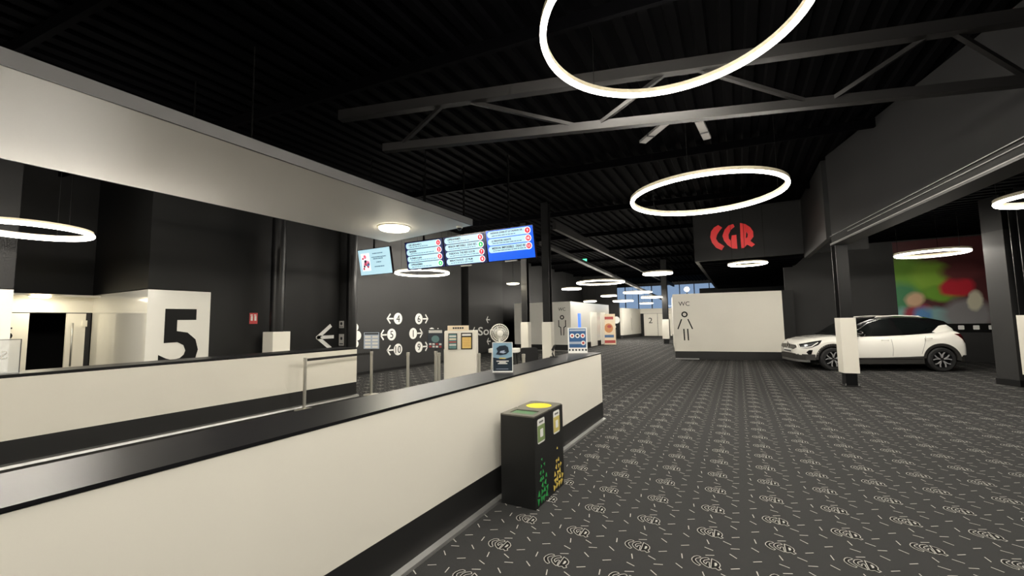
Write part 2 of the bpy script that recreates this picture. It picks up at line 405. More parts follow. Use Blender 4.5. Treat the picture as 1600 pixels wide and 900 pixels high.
part('corner_panel', MB().box(-0.02, 0.80, -0.05, 0.0, 0.31, 2.52), 'white_laminate', wcw, 'narrow white panel carrying the pictogram')
part('plinth', MB().box(0.0, WL + 0.35, -0.02, 4.5, 0, 0.31), 'toe_black', wcw, 'black plinth')
part('floor_strip', MB().box(0, 0.85, -0.09, -0.02, 0, 0.04), 'aluminium', wcw)
part('return_panel', MB().box(WL + 0.01, WL + 0.42, 0.25, 4.5, 0.31, 2.58), 'wall_black', wcw, 'black panel beside the white wall')
pictogram(wcw, wf((0.40, -0.051, 1.55), (1, 0, 0)), True)
wcm = struct('wall_toilets_men', MB().box(-10.85, -7.55, 20.0, 27.2, 0.33, 2.56), 'white_gloss', 'white toilet block with a man pictogram')
part('plinth', MB().box(-10.8, -7.6, 20.05, 27.1, 0, 0.33), 'toe_black', wcm, 'black plinth')
part('floor_strip', MB().box(-10.8, -7.45, 19.85, 20.0, 0, 0.05), 'aluminium', wcm)
pictogram(wcm, wf((-8.02, 19.995, 1.55), (1, 0, 0)), False)
part('door_leaf', MB().box(-7.55, -7.52, 23.2, 24.4, 0.05, 2.05), 'white_paint', wcm, 'white toilet door')
part('door_leaf', MB().box(-7.55, -7.52, 25.2, 26.2, 0.05, 2.05), 'white_paint', wcm, 'white toilet door')
part('information_panel', MB().box(-7.55, -7.53, 21.1, 21.5, 1.0, 1.95), 'panel_blue', wcm, 'narrow lit blue panel')

# ---- bulkheads: wall above the red letters, wall above the right beam
struct('wall_bulkhead', MB().box(-1.25, 3.6, 16.0, 16.12, 3.62, CEIL), 'wall_black', 'black bulkhead carrying the red letters')
struct('wall_bulkhead_side', MB().box(-1.25, -1.13, 16.12, 46, 3.62, CEIL), 'wall_black', 'black bulkhead running to the far end')
BA, BB = Vector((2.02, 11.95)), Vector((2.95, 5.0)); bd = (BB - BA).normalized()
Mb = rz(BA.x, BA.y, 0, math.atan2(bd.y, bd.x))
ud = Vector((1.75, -6.95)).normalized()
struct('wall_upper_right', MB().box(-0.02, 19.5, 0.02, 0.14, 3.47, CEIL), 'wall_upper', 'dark grey wall rising behind the right beam', rz(BA.x, BA.y, 0, math.atan2(ud.y, ud.x)))
struct('wall_car', MB().box(1.7, 12, 19.45, 19.65, 0, 4.45), 'wall_grey', 'dark grey wall behind the car')
struct('wall_wing_left', MB().box(1.98, 2.1, 12.25, 15.98, 3.46, CEIL).box(2.0, 2.1, 16.13, 19.44, 3.62, CEIL), 'wall_black', 'black wall joining the beam to the bulkhead')
# corridor beams on the left
tb = MB().bar((-5.0, 12.0, 4.62), (-5.0, 40, 4.62), 0.12, 0.24)
tag(solid('corridor_beam', tb, 'beam_grey', 'dark steel beam running along the corridor ceiling', 'beam'))
tag(solid('corridor_beam', MB().bar((-6.0, 13.2, 4.37), (-6.0, 39.8, 3.38), 0.20, 0.12), 'beam_grey', 'lower grey duct rail sloping along the corridor', 'beam'))

# ================================================================== LARGE THINGS
# ---- near counter
c1 = thing('reception_counter', 'long white counter with black top, recycling bin against its front', 'counter', (XF, 0, 0))
part('body', MB().box(-0.45, 0, -2.5, 6.58, 0.28, 1.042), 'white_laminate', c1, 'white laminate front and end')
part('worktop', MB().prism([(-0.465, -2.5), (0.004, -2.5), (0.004, 6.60), (-0.465, 6.72)], 1.048, 1.062), 'black_top', c1, 'black satin worktop')
part('worktop_joint', MB().box(-0.445, -0.006, -2.5, 6.575, 1.042, 1.048), 'black_edge', c1)
part('toe_kick', MB().box(-0.445, 0.001, -2.5, 6.60, 0.0, 0.28), 'toe_black', c1, 'black base panel')
part('floor_strip', MB().prism([(0.001, 0.0), (0.05, 0.0), (0.045, 0.022), (0.001, 0.032)], -2.5, 6.60, 'y'), 'aluminium', c1, 'aluminium strip along the floor')
# ---- far counter
c2 = thing('reception_counter', 'long white counter facing the queue posts, round ceiling lamp above', 'counter', (-7.5, 0, 0))
part('body', MB().box(-0.50, 0, -3, 6.42, 0.31, 1.03), 'white_laminate', c2, 'white laminate front')
part('worktop', MB().box(-0.55, 0.006, -3, 6.42, 1.045, 1.07), 'black_top', c2, 'black worktop')
part('worktop_joint', MB().box(-0.51, -0.008, -3, 6.41, 1.03, 1.045), 'black_edge', c2)
part('toe_kick', MB().box(-0.49, 0.001, -3, 6.42, 0, 0.31), 'toe_black', c2, 'black base panel')
part('floor_strip', MB().prism([(0.001, 0.0), (0.07, 0.0), (0.06, 0.03), (0.001, 0.045)], -3, 6.44, 'y'), 'aluminium', c2, 'aluminium strip along the floor')
# ---- canopy
cz = 3.70
can = struct('ceiling_canopy', MB().prism([(-7.82, -2.98), (-5.06, -2.98), (-5.02, 7.32), (-7.85, 7.71)], cz - 0.002, cz + 0.02), 'canopy_white', 'white hanging ceiling panel with a grey edge')
part('fascia', MB().prism([(-7.85, -3.0), (-5.03, -3.0), (-4.99, 7.35), (-7.88, 7.75)], cz, cz + 0.14), 'canopy_grey', can, 'grey edge band')
for yy in (-1, 3, 6.5):
    for xx in (-5.6, -7.2): part('hanger_rod', MB().tube([(xx, yy, cz + 0.13), (xx, yy, CEIL)], 0.012, 6), 'wire', can)
dl = thing('ceiling_lamp', 'round flush lamp in the white hanging ceiling', 'lamp', onz(616, 355, cz))
part('rim', MB().lathe([(0.34, -0.02), (0.36, -0.012), (0.36, 0.0)], 40), 'ring_body', dl, smooth=True)
part('diffuser', MB().lathe([(0.05, -0.085), (0.22, -0.08), (0.31, -0.06), (0.335, -0.012)], 40), 'disc_glow', dl, 'glowing round diffuser', 'all')
dl3 = copy_tree(dl); dl3.location = (-6.4, -1.4, cz); dl3['label'] = 'round flush lamp at the rear of the white hanging ceiling'
cm = thing('dome_camera', 'small black dome camera under the white hanging ceiling', 'camera', onz(718, 354, cz))
part('base', MB().lathe([(0.07, 0), (0.07, -0.03), (0.06, -0.035)], 20), 'plastic_white', cm, smooth=True)
part('dome', MB().lathe([(0.05, -0.035), (0.045, -0.065), (0.025, -0.085), (0.005, -0.09)], 20), 'black_gloss', cm, smooth='all')

# ---- roof truss
TZ = 4.3
def tp(p, z): return onz(p[0], p[1], z)
b0, b1 = tp((600, 232), TZ), tp((1590, 128), TZ); t0, t1 = tp((532, 182), TZ + 0.55), tp((1600, 27), TZ + 0.55)
t0 = Vector((b0.x - 0.6, b0.y - 0.22, TZ + 0.5)); dirv = (b1 - b0)
t0 = onz(532, 182, TZ + 0.5); t1 = onz(1590, 28, TZ + 0.5)
b1 = b0.lerp(b1, 1.05); t1 = t0.lerp(t1, 1.05)
tr = thing('roof_truss', 'dark steel roof truss crossing the hall behind the biggest ring lamp', 'truss')
part('bottom_chord', MB().bar(b0, b1, 0.10, 0.12), 'beam_grey', tr)
part('top_chord', MB().bar(t0, t1, 0.12, 0.15), 'beam_grey', tr)
for a, b in ((0.03, 0.20), (0.36, 0.22), (0.38, 0.55), (0.70, 0.57), (0.72, 0.87), (0.97, 0.88)):
    part('brace', MB().bar(b0.lerp(b1, a), t0.lerp(t1, b), 0.05, 0.05), 'beam_grey', tr)
# ---- right beam on its column
rb = thing('steel_beam', 'dark steel beam with pale lower flange above the car', 'beam', Mb)
mat('flange_grey', (48, 47, 47), 0.55, vary=0.1, scale=3)
part('web', MB().box(0, 19, 0.0, 0.05, 3.285, 3.45), 'void_black', rb, 'black face of the beam')
part('top_edge', MB().box(0, 19, -0.03, 0.05, 3.45, 3.46), 'slat_grey', rb, 'thin pale upper edge')  # matt pale grey stands in for the shine along the beam's edges and rail
part('edge_rail', MB().box(1.0, 19, -0.02, 0.0, 3.385, 3.396), 'slat_grey', rb, 'thin rail, its shine painted as pale grey')
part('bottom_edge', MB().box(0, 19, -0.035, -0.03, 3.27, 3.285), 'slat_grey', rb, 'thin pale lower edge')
part('bottom_flange', MB().box(0, 19, -0.03, 0.32, 3.24, 3.285), 'flange_grey', rb, 'grey lower flange')

# ---- steel columns with white sleeves
def column(label, x, y, a, top, sleeve=(0.30, 1.55), wd=0.30):
    c = thing('steel_column', label, 'column', rz(x, y, 0, a), 'steel columns with white sleeves')
    s = wd / 2
    part('web', MB().box(-0.02, 0.02, -s * 0.72, s * 0.72, sleeve[1] - .05, top), 'beam_dark', c)
    part('flange', MB().box(-s * 0.78, s * 0.78, -s * 0.80, -s * 0.70, sleeve[1] - .05, top), 'beam_dark', c)
    part('flange', MB().box(-s * 0.78, s * 0.78, s * 0.70, s * 0.80, sleeve[1] - .05, top), 'beam_dark', c)
    part('sleeve', MB().box(-s, s, -s, s, sleeve[0], sleeve[1]), 'white_laminate', c, 'white square sleeve')
    part('foot', MB().prism([(-s * .72, -s * .72), (s * .72, -s * .72), (s * .72, s * .72), (-s * .72, s * .72)], 0.02, sleeve[0]), 'black_gloss', c, 'black column foot')
    part('base_plate', MB().box(-s * 0.95, s * 0.95, -s * 0.95, s * 0.95, 0.0, 0.02), 'black_edge', c)
    for q in (-1, 1): part('anchor_bolt', MB().lathe([(0.012, 0.02), (0.012, 0.06)], 8, 'z', (q * s * .82, -s * .82, 0)), 'aluminium', c)
    return c
column('dark steel column with white sleeve in front of the white car', 2.17, 12.05, R(9), 3.24)
column('dark steel column with white sleeve beside the grey clad pillar', 5.38, 12.75, R(9), AZ)
column('dark steel column with white sleeve behind the notice on the near counter', -5.30, 12.0, R(4), CEIL)
column('dark steel column with white sleeve nearest the way-out wall', -7.15, 14.1, R(4), CEIL)
column('dark steel column with white sleeve far down the corridor by the double doors', -4.05, 27.8, 0, CEIL, (0.32, 1.55), 0.42)
# round dark columns against the left walls
def rcol(label, x, y, r, sleeve):
    c = thing('round_column', label, 'column', (x, y, 0))
    part('shaft', MB().lathe([(r, 0), (r, CEIL - .01)], 24), 'column_black', c, smooth=True)
    if sleeve: part('sleeve', MB().box(-r - .04, r + .06, -r - .06, r + .06, 0.25, 1.42), 'white_laminate', c, 'white square sleeve')
q = onx(432, 520, -10.6); rcol('round black column with white sleeve behind the far counter', -10.6, q.y, 0.17, True)
q = onx(549, 500, -10.1); rcol('round black column between the two notices and the numbered discs', -10.1, q.y, 0.15, False)

# ---- grey clad pillar on the right
pl = thing('clad_pillar', 'wide dark grey pillar clad in panels right of the mural', 'pillar', rz(5.09, 13.58, 0, R(-67)))
part('cladding', MB().box(0, 0.46, 0.0, 1.2, 0.14, 3.46), 'wall_grey', pl)
part('header', MB().box(0, 0.46, 0.0, 1.2, 3.46, AZ), 'beam_dark', pl)
part('plinth', MB().box(-0.015, 0.48, -0.015, 1.2, 0.0, 0.14), 'black_edge', pl)

# ---- ring lamps
def ring_lamp(label, c, r, tube=0.030, top=CEIL, seg=72, wires=3, hw=0.95):
    tube = tube * 1.1
    o = thing('ring_lamp', label, 'lamp', c, 'glowing ring lamps hung from the ceilings')
    part('diffuser', MB().torus(r, tube, seg, 8), 'ring_glow', o, 'warm white glowing ring', 'all')
    h = MB()
    for k in range(seg):
        a, b = 2 * math.pi * k / seg, 2 * math.pi * (k + 1) / seg
        P = lambda q, t, z: (q * math.cos(t), q * math.sin(t), z)
        i, e = r - tube * hw, r + tube * hw; lo = tube * (.45 if hw > .7 else .9)
        h.add([P(i, a, lo), P(e, a, lo), P(e, b, lo), P(i, b, lo), P(i, a, tube * 2), P(e, a, tube * 2), P(e, b, tube * 2), P(i, b, tube * 2)],
              [(0, 3, 2, 1), (4, 5, 6, 7), (1, 2, 6, 5), (3, 0, 4, 7)])
    part('housing', h, 'ring_body', o, 'slim metal channel above the light')
    for k in range(wires):
        a = 2 * math.pi * k / wires + 0.4
        part('suspension_wire', MB().tube([(r * math.cos(a), r * math.sin(a), tube * 2), (r * math.cos(a), r * math.sin(a), top - c[2] - 0.004)], 0.004, 5), 'wire', o)
    return o
ring_lamp('largest glowing ring lamp, hung in front of the roof truss', Vector((-0.464, 4.185, 4.52)), 1.25)
ring_lamp('large glowing ring lamp hung in front of the red letters', Vector((-0.41, 8.0, 3.78)), 1.25)
ring_lamp('large glowing ring lamp over the near end of the white counter', Vector((-0.5, 0.2, 4.52)), 1.25)
ring_lamp('large glowing ring lamp behind the viewpoint', Vector((-0.5, -3.6, 4.52)), 1.25)
q = onx(0, 357, -9.0); ring_lamp('glowing ring lamp beside the white hanging ceiling near auditorium five', Vector((-9.05, 1.80, 3.03)), 0.645, 0.028, hw=0.4)
ring_lamp('glowing ring lamp added out of view over the rear part of the far counter', Vector((-9.05, -2.2, 3.03)), 0.645, 0.028, hw=0.4)  # added unseen lamp to lift the underside of the hanging ceiling
def ring_px(label, x, y, wpx, z=3.55, dmax=33.0, top=CEIL, dfix=None, hw=0.95):
    d = ray(x, y); D = min((z - CH) / d.z, dmax) if not dfix else dfix
    c = EYE + d * D
    ring_lamp(label, c, wpx * D / 1280 / math.sqrt(1 + ((x - 800) / F) ** 2 * 0.0), 0.022 if D < 16 else 0.034, top, 40, hw=hw)
ring_px('small glowing ring lamp hung under the red letters', 1168, 412.5, 52, 3.40, dfix=12.0)
ring_px('small glowing ring lamp at the corridor mouth left of the floodlight', 1027.5, 427.5, 42, 3.5)
ring_px('wide glowing ring lamp over the men toilet block', 938, 441.5, 72, 3.6)
ring_px('glowing ring lamp half hidden behind the display screens', 660, 427, 82, 3.2, dfix=12.4, hw=0.4)
ring_px('small glowing ring lamp above the men pictogram', 893, 451.5, 29, 3.55, dfix=26.2)
ring_px('glowing ring lamp deep in the corridor before the glazing', 996, 457, 42, 3.5)
ring_px('small glowing ring lamp above the small round sign', 951, 462.5, 23, 3.55, dfix=30.6)
ring_px('glowing ring lamp low above the far round sign', 973.5, 470.5, 30, 3.55, 30)
ring_px('glowing ring lamp right above the far double doors', 1018, 464.5, 30, 3.55, dfix=26.0)
ring_px('smallest glowing ring lamp above the far double doors', 1010, 474, 19, 3.55, 34)
ring_px('small glowing ring lamp over the food poster', 922, 471, 18, 3.55, 29)
c = Vector((4.46, 14.4, 3.16)); ring_lamp('glowing ring lamp in front of the mural', c, 0.68, 0.03, AZ)
ring_lamp('glowing ring lamp over the carpet of the right wing', Vector((4.22, 9.05, 3.30)), 0.6, 0.03, AZ)
ring_lamp('glowing ring lamp at the rear of the right wing', Vector((5.6, 3.5, 3.30)), 0.6, 0.03, AZ)
ring_lamp('ring lamp added out of sight behind the display screens', deep(715, 388, 14.5), 0.8, 0.028, hw=0.4)  # added lamp, hidden by the screens, brightens the exit wall and men's toilets
rd = ray(801.5, 443); c = EYE + rd * 15.5
o = thing('ceiling_lamp', 'small round pendant disc seen under the display screens', 'lamp', c)
part('diffuser', MB().lathe([(0.02, -0.04), (0.2, -0.03), (0.24, 0.0)], 24), 'disc_glow', o, smooth='all'); part('stem', MB().tube([(0, 0, 0), (0, 0, CEIL - c.z)], 0.01, 6), 'wire', o)
o = thing('recess_lamp', 'round lamp over the doors of auditorium five', 'lamp', (-13.62, 2.93, 2.33))
part('diffuser', MB().lathe([(0.03, -0.05), (0.14, -0.045), (0.17, -0.01), (0.17, 0)], 24), 'disc_glow', o, smooth='all')
part('rim', MB().lathe([(0.19, 0), (0.19, -0.012), (0.172, -0.012)], 24), 'ring_body', o)
# floodlight on the toilet block
c = deep(1073, 452, 17.2); c.z = max(c.z, 2.70)
o = thing('floodlight', 'small glaring floodlight on top of the white toilet block', 'lamp', c)
part('lens', MB().lathe([(0.005, -0.03), (0.08, -0.02), (0.10, 0.0)], 16, 'y'), 'flood', o, smooth='all'); part('housing', MB().box(-0.08, 0.08, 0.0, 0.10, -0.07, 0.07), 'plastic_black', o)
part('bracket', MB().box(-0.02, 0.02, 0.02, 0.06, 2.56 - c.z, -0.07), 'plastic_black', o)
c = onx(914, 419, -6.0); c.z = 4.43 - (c.y - 13.2) * 0.0372
o = thing('emergency_light', 'small green emergency lamp on the corridor beam', 'lamp', c)
part('body', MB().box(-0.09, 0.09, -0.03, 0.03, -0.05, 0.05), 'sign_green', o); part('bracket', MB().box(-0.01, 0.01, -0.01, 0.01, -0.07, -0.05), 'wire', o); o.location.z += 0.07

# ---- display screens
RED, GRN = 'screen_red', 'screen_green'
def screen(label, x0, x1, z0, z1, rows, bg):
    W, H = x1 - x0, z1 - z0
    o = thing('display_screen', label, 'screen', wf((x0, 8.06, z0), (1, 0, 0), (0, -.185, .983)), 'display screens over the ticket hall')
    part('housing', MB().box(-0.015, W + 0.015, -0.015, H + 0.015, -0.06, 0.0), 'screen_black', o, 'black housing')
    part('picture', MB().box(0, W, 0, H, 0.0, 0.004), bg, o, 'lit blue picture')
    n = 4; gap = 0.018; rh = (H - gap * (n + 1)) / n
    for k, (title, num, colr) in enumerate(rows):
        y1 = H - gap - k * (rh + gap); y0 = y1 - rh; cy = (y0 + y1) / 2
        rw = part('film_row', MB().prism(rrect(0.03, W - 0.05, y0, y1, rh / 2 - .001), 0.004, 0.008), 'screen_pale', o, 'pale rounded row')
        part('badge', MB().prism(circ(W - 0.05 - rh / 2, cy, rh * 0.5), 0.008, 0.010), 'screen_white', rw)
        part('badge_disc', MB().prism(circ(W - 0.05 - rh / 2, cy, rh * 0.41), 0.010, 0.012), colr, rw)
        part('numeral', textmesh(num, h=rh * 0.38, bold=0.008, depth=0.002, cx=W - 0.05 - rh / 2, cy=cy, z=0.012, m='screen_white'), 'x', rw)
        part('film_title', textmesh(title, h=rh * 0.33, bold=0.025, w=min(0.031 * len(title) + .05, W * 0.72), depth=0.002, cx=0.13, cy=cy + rh * 0.17, z=0.008, m='screen_ink', left=True), 'x', rw)
        mb = MB(); xx = 0.15
        while xx < 0.15 + W * (0.5 + 0.12 * ((k * 7) % 3)):
            l = random.choice((0.06, 0.09, 0.04)); mb.box(xx, xx + l, cy - rh * 0.28, cy - rh * 0.16, 0.008, 0.009); xx += l + 0.015
        part('small_print', mb, 'screen_grey', rw)
    part('stand_foot', MB().box(W * 0.35, W * 0.60, -0.045, -0.016, -0.05, -0.01), 'aluminium', o)
    L_ = CEIL - z0 - H * .983 - .02; part('ceiling_pole', MB().bar((W * .5, H, -.035), (W * .5, H + L_ * .983, -.035 - L_ * .185), 0.04, 0.03, (1, 0, 0)), 'wire', o)
    return o
screen('display screen listing films one to four with a green badge last', -7.52, -6.30, 2.98, 3.68, [("LES DÉGUNS 2", '1', RED), ('BARBIE', '2', RED), ('ÉLÉMENTAIRE', '3', RED), ('OPPENHEIMER', '4', GRN)], 'screen_navy')
screen('display screen listing films five to eight with a green badge second', -6.26, -5.06, 2.98, 3.68, [('OPPENHEIMER', '5', RED), ('MISSION: IMPOSSIBLE - DEAD REC...', '6', GRN), ('INSIDIOUS: THE RED DOOR', '7', RED), ('MIRACULOUS - LE FILM', '8', RED)], 'screen_navy')
screen('display screen with three film rows above an empty blue band', -5.02, -3.82, 2.99, 3.69, [('INDIANA JONES ET LE CADRAN DE ...', '9', RED), ('LE MANOIR HANTÉ', '10', RED), ('MISSION: IMPOSSIBLE - DEAD RE', '11', RED)], 'screen_blue')
o = thing('display_screen', 'display screen showing one film card on pale blue', 'screen', wf((-9.28, 8.06, 2.95), (1, 0, 0), (0, -.185, .983)), 'display screens over the ticket hall')
part('housing', MB().box(-0.015, 1.215, -0.015, 0.715, -0.06, 0.0), 'screen_black', o); part('picture', MB().box(0, 1.2, 0, 0.70, 0, 0.004), 'screen_pale', o, 'lit pale blue picture')
fc = part('film_card', MB().box(0.10, 0.42, 0.11, 0.60, 0.004, 0.007), 'screen_white', o, 'small colourful film card')
for k in range(16):
    a, b = 0.12 + random.random() * 0.22, 0.13 + random.random() * 0.40
    part('colour_patch', MB().prism(circ(a + .03, b + .02, 0.03 + random.random() * 0.025, 7), 0.007, 0.009), random.choice(('screen_pink', 'screen_red', 'screen_sky', 'screen_ink', 'screen_pink')), fc)
for y, x, l in ((0.57, 0.55, 0.38), (0.47, 0.50, 0.55), (0.425, 0.56, 0.36), (0.33, 0.66, 0.18), (0.21, 0.58, 0.36)):
    mb = MB(); xx = x
    while xx < x + l: q = random.choice((0.05, 0.08, 0.03)); mb.box(xx, min(xx + q, x + l), y - 0.012, y + 0.012, 0.004, 0.007); xx += q + 0.014
    part('small_print', mb, 'screen_grey', o)
L_ = CEIL - 2.95 - .7 * .983 - .02; part('ceiling_pole', MB().bar((.6, .7, -.035), (.6, .7 + L_ * .983, -.035 - L_ * .185), 0.04, 0.03, (1, 0, 0)), 'wire', o)

# ---- numbered direction discs on the sign wall
def arrow(mb, cx, cy, d, L=0.26, hh=0.15, wd=0.05, z0=0.0, z1=0.006, dash=True):
    """arrow starting at cx and pointing in direction d (+1 right, -1 left)"""
    t = cx + d * L
    polys = stroke([(cx, cy), (t, cy)], wd) + stroke([(t - d * hh * .85, cy + hh), (t, cy), (t - d * hh * .85, cy - hh)], wd)
    for p in polys: mb.prism(p, z0, z1)
    return mb
WORD = {'4': 'four', '5': 'five', '10': 'ten', '6': 'six', '1': 'one', '9': 'nine', '7': 'seven'}
def disc(num, x, y, d, hidden='', r=0.20):
    p = onx(x, y, XN); wd = 0.40
    lab = 'white disc bearing the figure %s, its arrow pointing %s' % (WORD[num], 'left' if d < 0 else 'right') if num else hidden + ' of three white discs partly hidden by the round black column'
    o = thing('direction_sign', lab, 'sign', wf((XN + 0.001, p.y, p.z)), 'numbered discs on the dark sign wall')
    part('disc', MB().prism(circ(0, 0, r, 32), 0, 0.006), 'sign_white', o)
    if num: part('numeral', textmesh(num, h=0.25, depth=0.004, z=0.006), 'x', o)
    if d: part('arrow', arrow(MB(), d * 0.24, 0, d), 'sign_white', o)
disc('4', 621.8, 497.8, -1); disc('5', 611.8, 522.7, -1); disc('10', 621.8, 546, -1)
disc('6', 654.4, 498.2, 1); disc('1', 645.5, 521.1, 1); disc('9', 654.4, 542.2, 1); disc('7', 674.5, 520, 1)
disc('', 555, 511.5, 0, 'topmost', .12); disc('', 558, 524.5, 0, 'middle one', .15); disc('', 555, 537.5, 0, 'lowest', .12)
# left pointing arrow, notices, red sign
p = onx(504, 527, -10.99); mb = MB()
for q in stroke([(0.26, 0.33), (-0.16, 0.0), (0.26, -0.33)], 0.11) + stroke([(-0.10, 0), (0.36, 0)], 0.10): mb.prism(q, 0, 0.006)
solid('arrow_sign', mb, 'sign_white', 'big white arrow pointing left on the black wall', 'sign', wf((XL + 0.001, p.y, p.z)))
for (x, y, h, lab) in ((533.5, 507, 0.22, 'small white notice above the other beside the round black column'), (533.5, 531, 0.36, 'small white notice under the other beside the round black column')):
    p = ony(x, y, 8.718)
    o = thing('notice', lab, 'sign', wf((p.x, 8.718, p.z), (1, 0, 0)))
    part('sheet', MB().box(-0.115, 0.115, -h / 2, h / 2, 0, 0.004), 'paper', o); part('print_mark', MB().prism(circ(0, h * .12, 0.05, 12), 0.004, 0.005).box(-0.08, 0.08, -h * .38, -h * .30, 0.004, 0.005), 'ink', o)
p = onx(396, 497.5, XL)
o = thing('alarm_sign', 'small red wall sign with two pale symbols', 'sign', wf((XL + 0.002, p.y, p.z)))
part('board', MB().box(-0.10, 0.10, -0.14, 0.14, 0, 0.005), 'sign_red', o)
for k in (-1, 1): part('symbol', MB().box(k * .045 - .025, k * .045 + .025, -0.06, 0.06, 0.005, 0.007).box(k * .045 - .035, k * .045 + .02, .07, .10, 0.005, 0.007), 'paper', o)
# exit lettering
p = onx(747, 518, XE); q = onx(783, 515, XE)
o = thing('exit_lettering', 'white word Sortie with small arrows on the dark exit wall', 'sign', wf((XE + 0.002, p.y, 1.12)))
part('lettering', textmesh('Sortie', bold=0.012, h=0.42, w=q.y - p.y + 0.25, depth=0.005, cx=0.0, left=True, m='sign_white'), 'x', o)
for x, y in ((765, 499.5), (744.5, 516.5), (766, 533)):
    a = onx(x, y, XE); part('arrow', arrow(MB(), a.y - p.y, a.z - 1.12, -1, 0.30, 0.15, 0.055), 'sign_white', o)

# ---- red letters on the bulkhead
YB = 15.99
rl = thing('letter_sign', 'red wall letters C G R on the black bulkhead', 'sign', wf((0, YB, 4.4), (1, 0, 0)))
def lp(P): return [((lambda q: (q.x, q.z - 4.4))(ony(1080 + x / 9, 330 + y / 9, YB))) for x, y in P]
CP = [(380, 200), (435, 235), (400, 275), (365, 330), (350, 390), (380, 440), (465, 495), (430, 550), (350, 515), (290, 440), (268, 370), (280, 290), (320, 235)]
GP = [(590, 185), (610, 220), (560, 260), (525, 330), (530, 390), (560, 420), (570, 345), (635, 335), (650, 530), (580, 525), (510, 475), (460, 410), (440, 350), (470, 265), (525, 205)]
RP = [(685, 170), (760, 185), (830, 230), (870, 290), (875, 360), (830, 420), (895, 470), (850, 505), (790, 470), (745, 515), (705, 525), (695, 385), (765, 385), (790, 370), (795, 320), (775, 290), (765, 383), (694, 383)]
for P in (CP, GP, RP): part('letter', MB().prism(lp(P), 0.0, 0.06), 'letter_red', rl)

# ---- far doors
fd = thing('door_block', 'white block with the numbered double doors at the far end', 'doors', (0, -0.1, 0))
part('side_wall', MB().prism([(-8.55, 35.0), (-8.05, 40.0), (-8.3, 40.0), (-8.8, 35.0)], 0.25, 2.55), 'white_paint', fd)
part('side_plinth', MB().prism([(-8.52, 35.0), (-8.02, 40.0), (-8.3, 40.0), (-8.8, 35.0)], 0.0, 0.25), 'toe_black', fd)
part('header', MB().box(-8.1, -5.3, 39.85, 40.0, 2.1, 2.55), 'white_paint', fd)
for k, nb in enumerate(('2', '')):
    dlf = part('door_leaf', MB().box(-7.75 + k * 1.25, -6.54 + k * 1.25, 39.9, 39.97, 0.02, 2.08), 'white_paint', fd, 'white door leaf')
    if nb:
        nu = part('numeral', textmesh(nb, h=0.5, w=0.34, depth=0.01), 'x', dlf); nu.matrix_local = wf((-7.15, 39.89, 1.45), (1, 0, 0))
part('jamb', MB().box(-5.22, -4.9, 39.0, 40.0, 0.2, 2.55), 'white_paint', fd)
dls = part('side_door', MB().prism([(-8.30, 37.3), (-8.14, 38.9), (-8.165, 38.9), (-8.325, 37.3)], 0.05, 2.05), 'white_paint', fd, 'white side door')
part('handle', MB().tube([(-8.28, 37.2, 0.6), (-8.28, 37.2, 1.7)], 0.03), 'steel', fd)
p = ony(963, 500, 34.59)
o = thing('direction_sign', 'white disc with left arrow on the far black wall', 'sign', wf((p.x, 34.595, p.z), (1, 0, 0)))
part('disc', MB().prism(circ(0, 0, 0.30, 24), 0, 0.01), 'sign_white', o); part('arrow', arrow(MB(), -0.35, 0, -1, 0.5, 0.22, 0.09, 0, 0.01), 'sign_white', o)
for x, lab in ((961.5, 'small far bin with white round lid at the black wall'), (968.5, 'small far bin with white round lid next to the white doors')):
    p = onz(x, 528); o = thing('far_bin', lab, 'bin', (p.x, 33.9, 0))
    part('body', MB().box(-0.15, 0.15, -0.2, 0.2, 0, 0.75), 'bin_black', o); part('label', MB().box(-0.11, 0.11, -0.206, -0.2, 0.1, 0.3), 'tri_yellow', o)
    part('round_sign', MB().lathe([(0.15, 0), (0.15, 0.03)], 20, 'y', (0, -0.1, 0.98)), 'sign_white', o); part('sign_stem', MB().box(-0.03, 0.03, -0.1, -0.07, 0.75, 0.85), 'bin_black', o)

# ---- mural: generic blocks of colour instead of the painted figures
YM = 19.44
ml, mrr = ony(1399, 440, YM).x, ony(1545, 440, YM).x
mz0, mz1 = 1.27, 4.20
mu = bpy.data.materials.new('mural_paint'); mu.use_nodes = True; nt = mu.node_tree; bs = nt.nodes['Principled BSDF']; bs.inputs['Roughness'].default_value = 0.5
tc = nt.nodes.new('ShaderNodeTexCoord'); no = nt.nodes.new('ShaderNodeTexNoise'); no.inputs['Scale'].default_value = 1.6; no.inputs['Detail'].default_value = 3
va = nt.nodes.new('ShaderNodeVectorMath'); va.operation = 'SCALE'; va.inputs['Scale'].default_value = 0.30
vb = nt.nodes.new('ShaderNodeVectorMath'); vb.operation = 'ADD'
nt.links.new(tc.outputs['Object'], no.inputs['Vector']); nt.links.new(no.outputs['Color'], va.inputs[0]); nt.links.new(va.outputs[0], vb.inputs[0]); nt.links.new(tc.outputs['Object'], vb.inputs[1])
cur = None
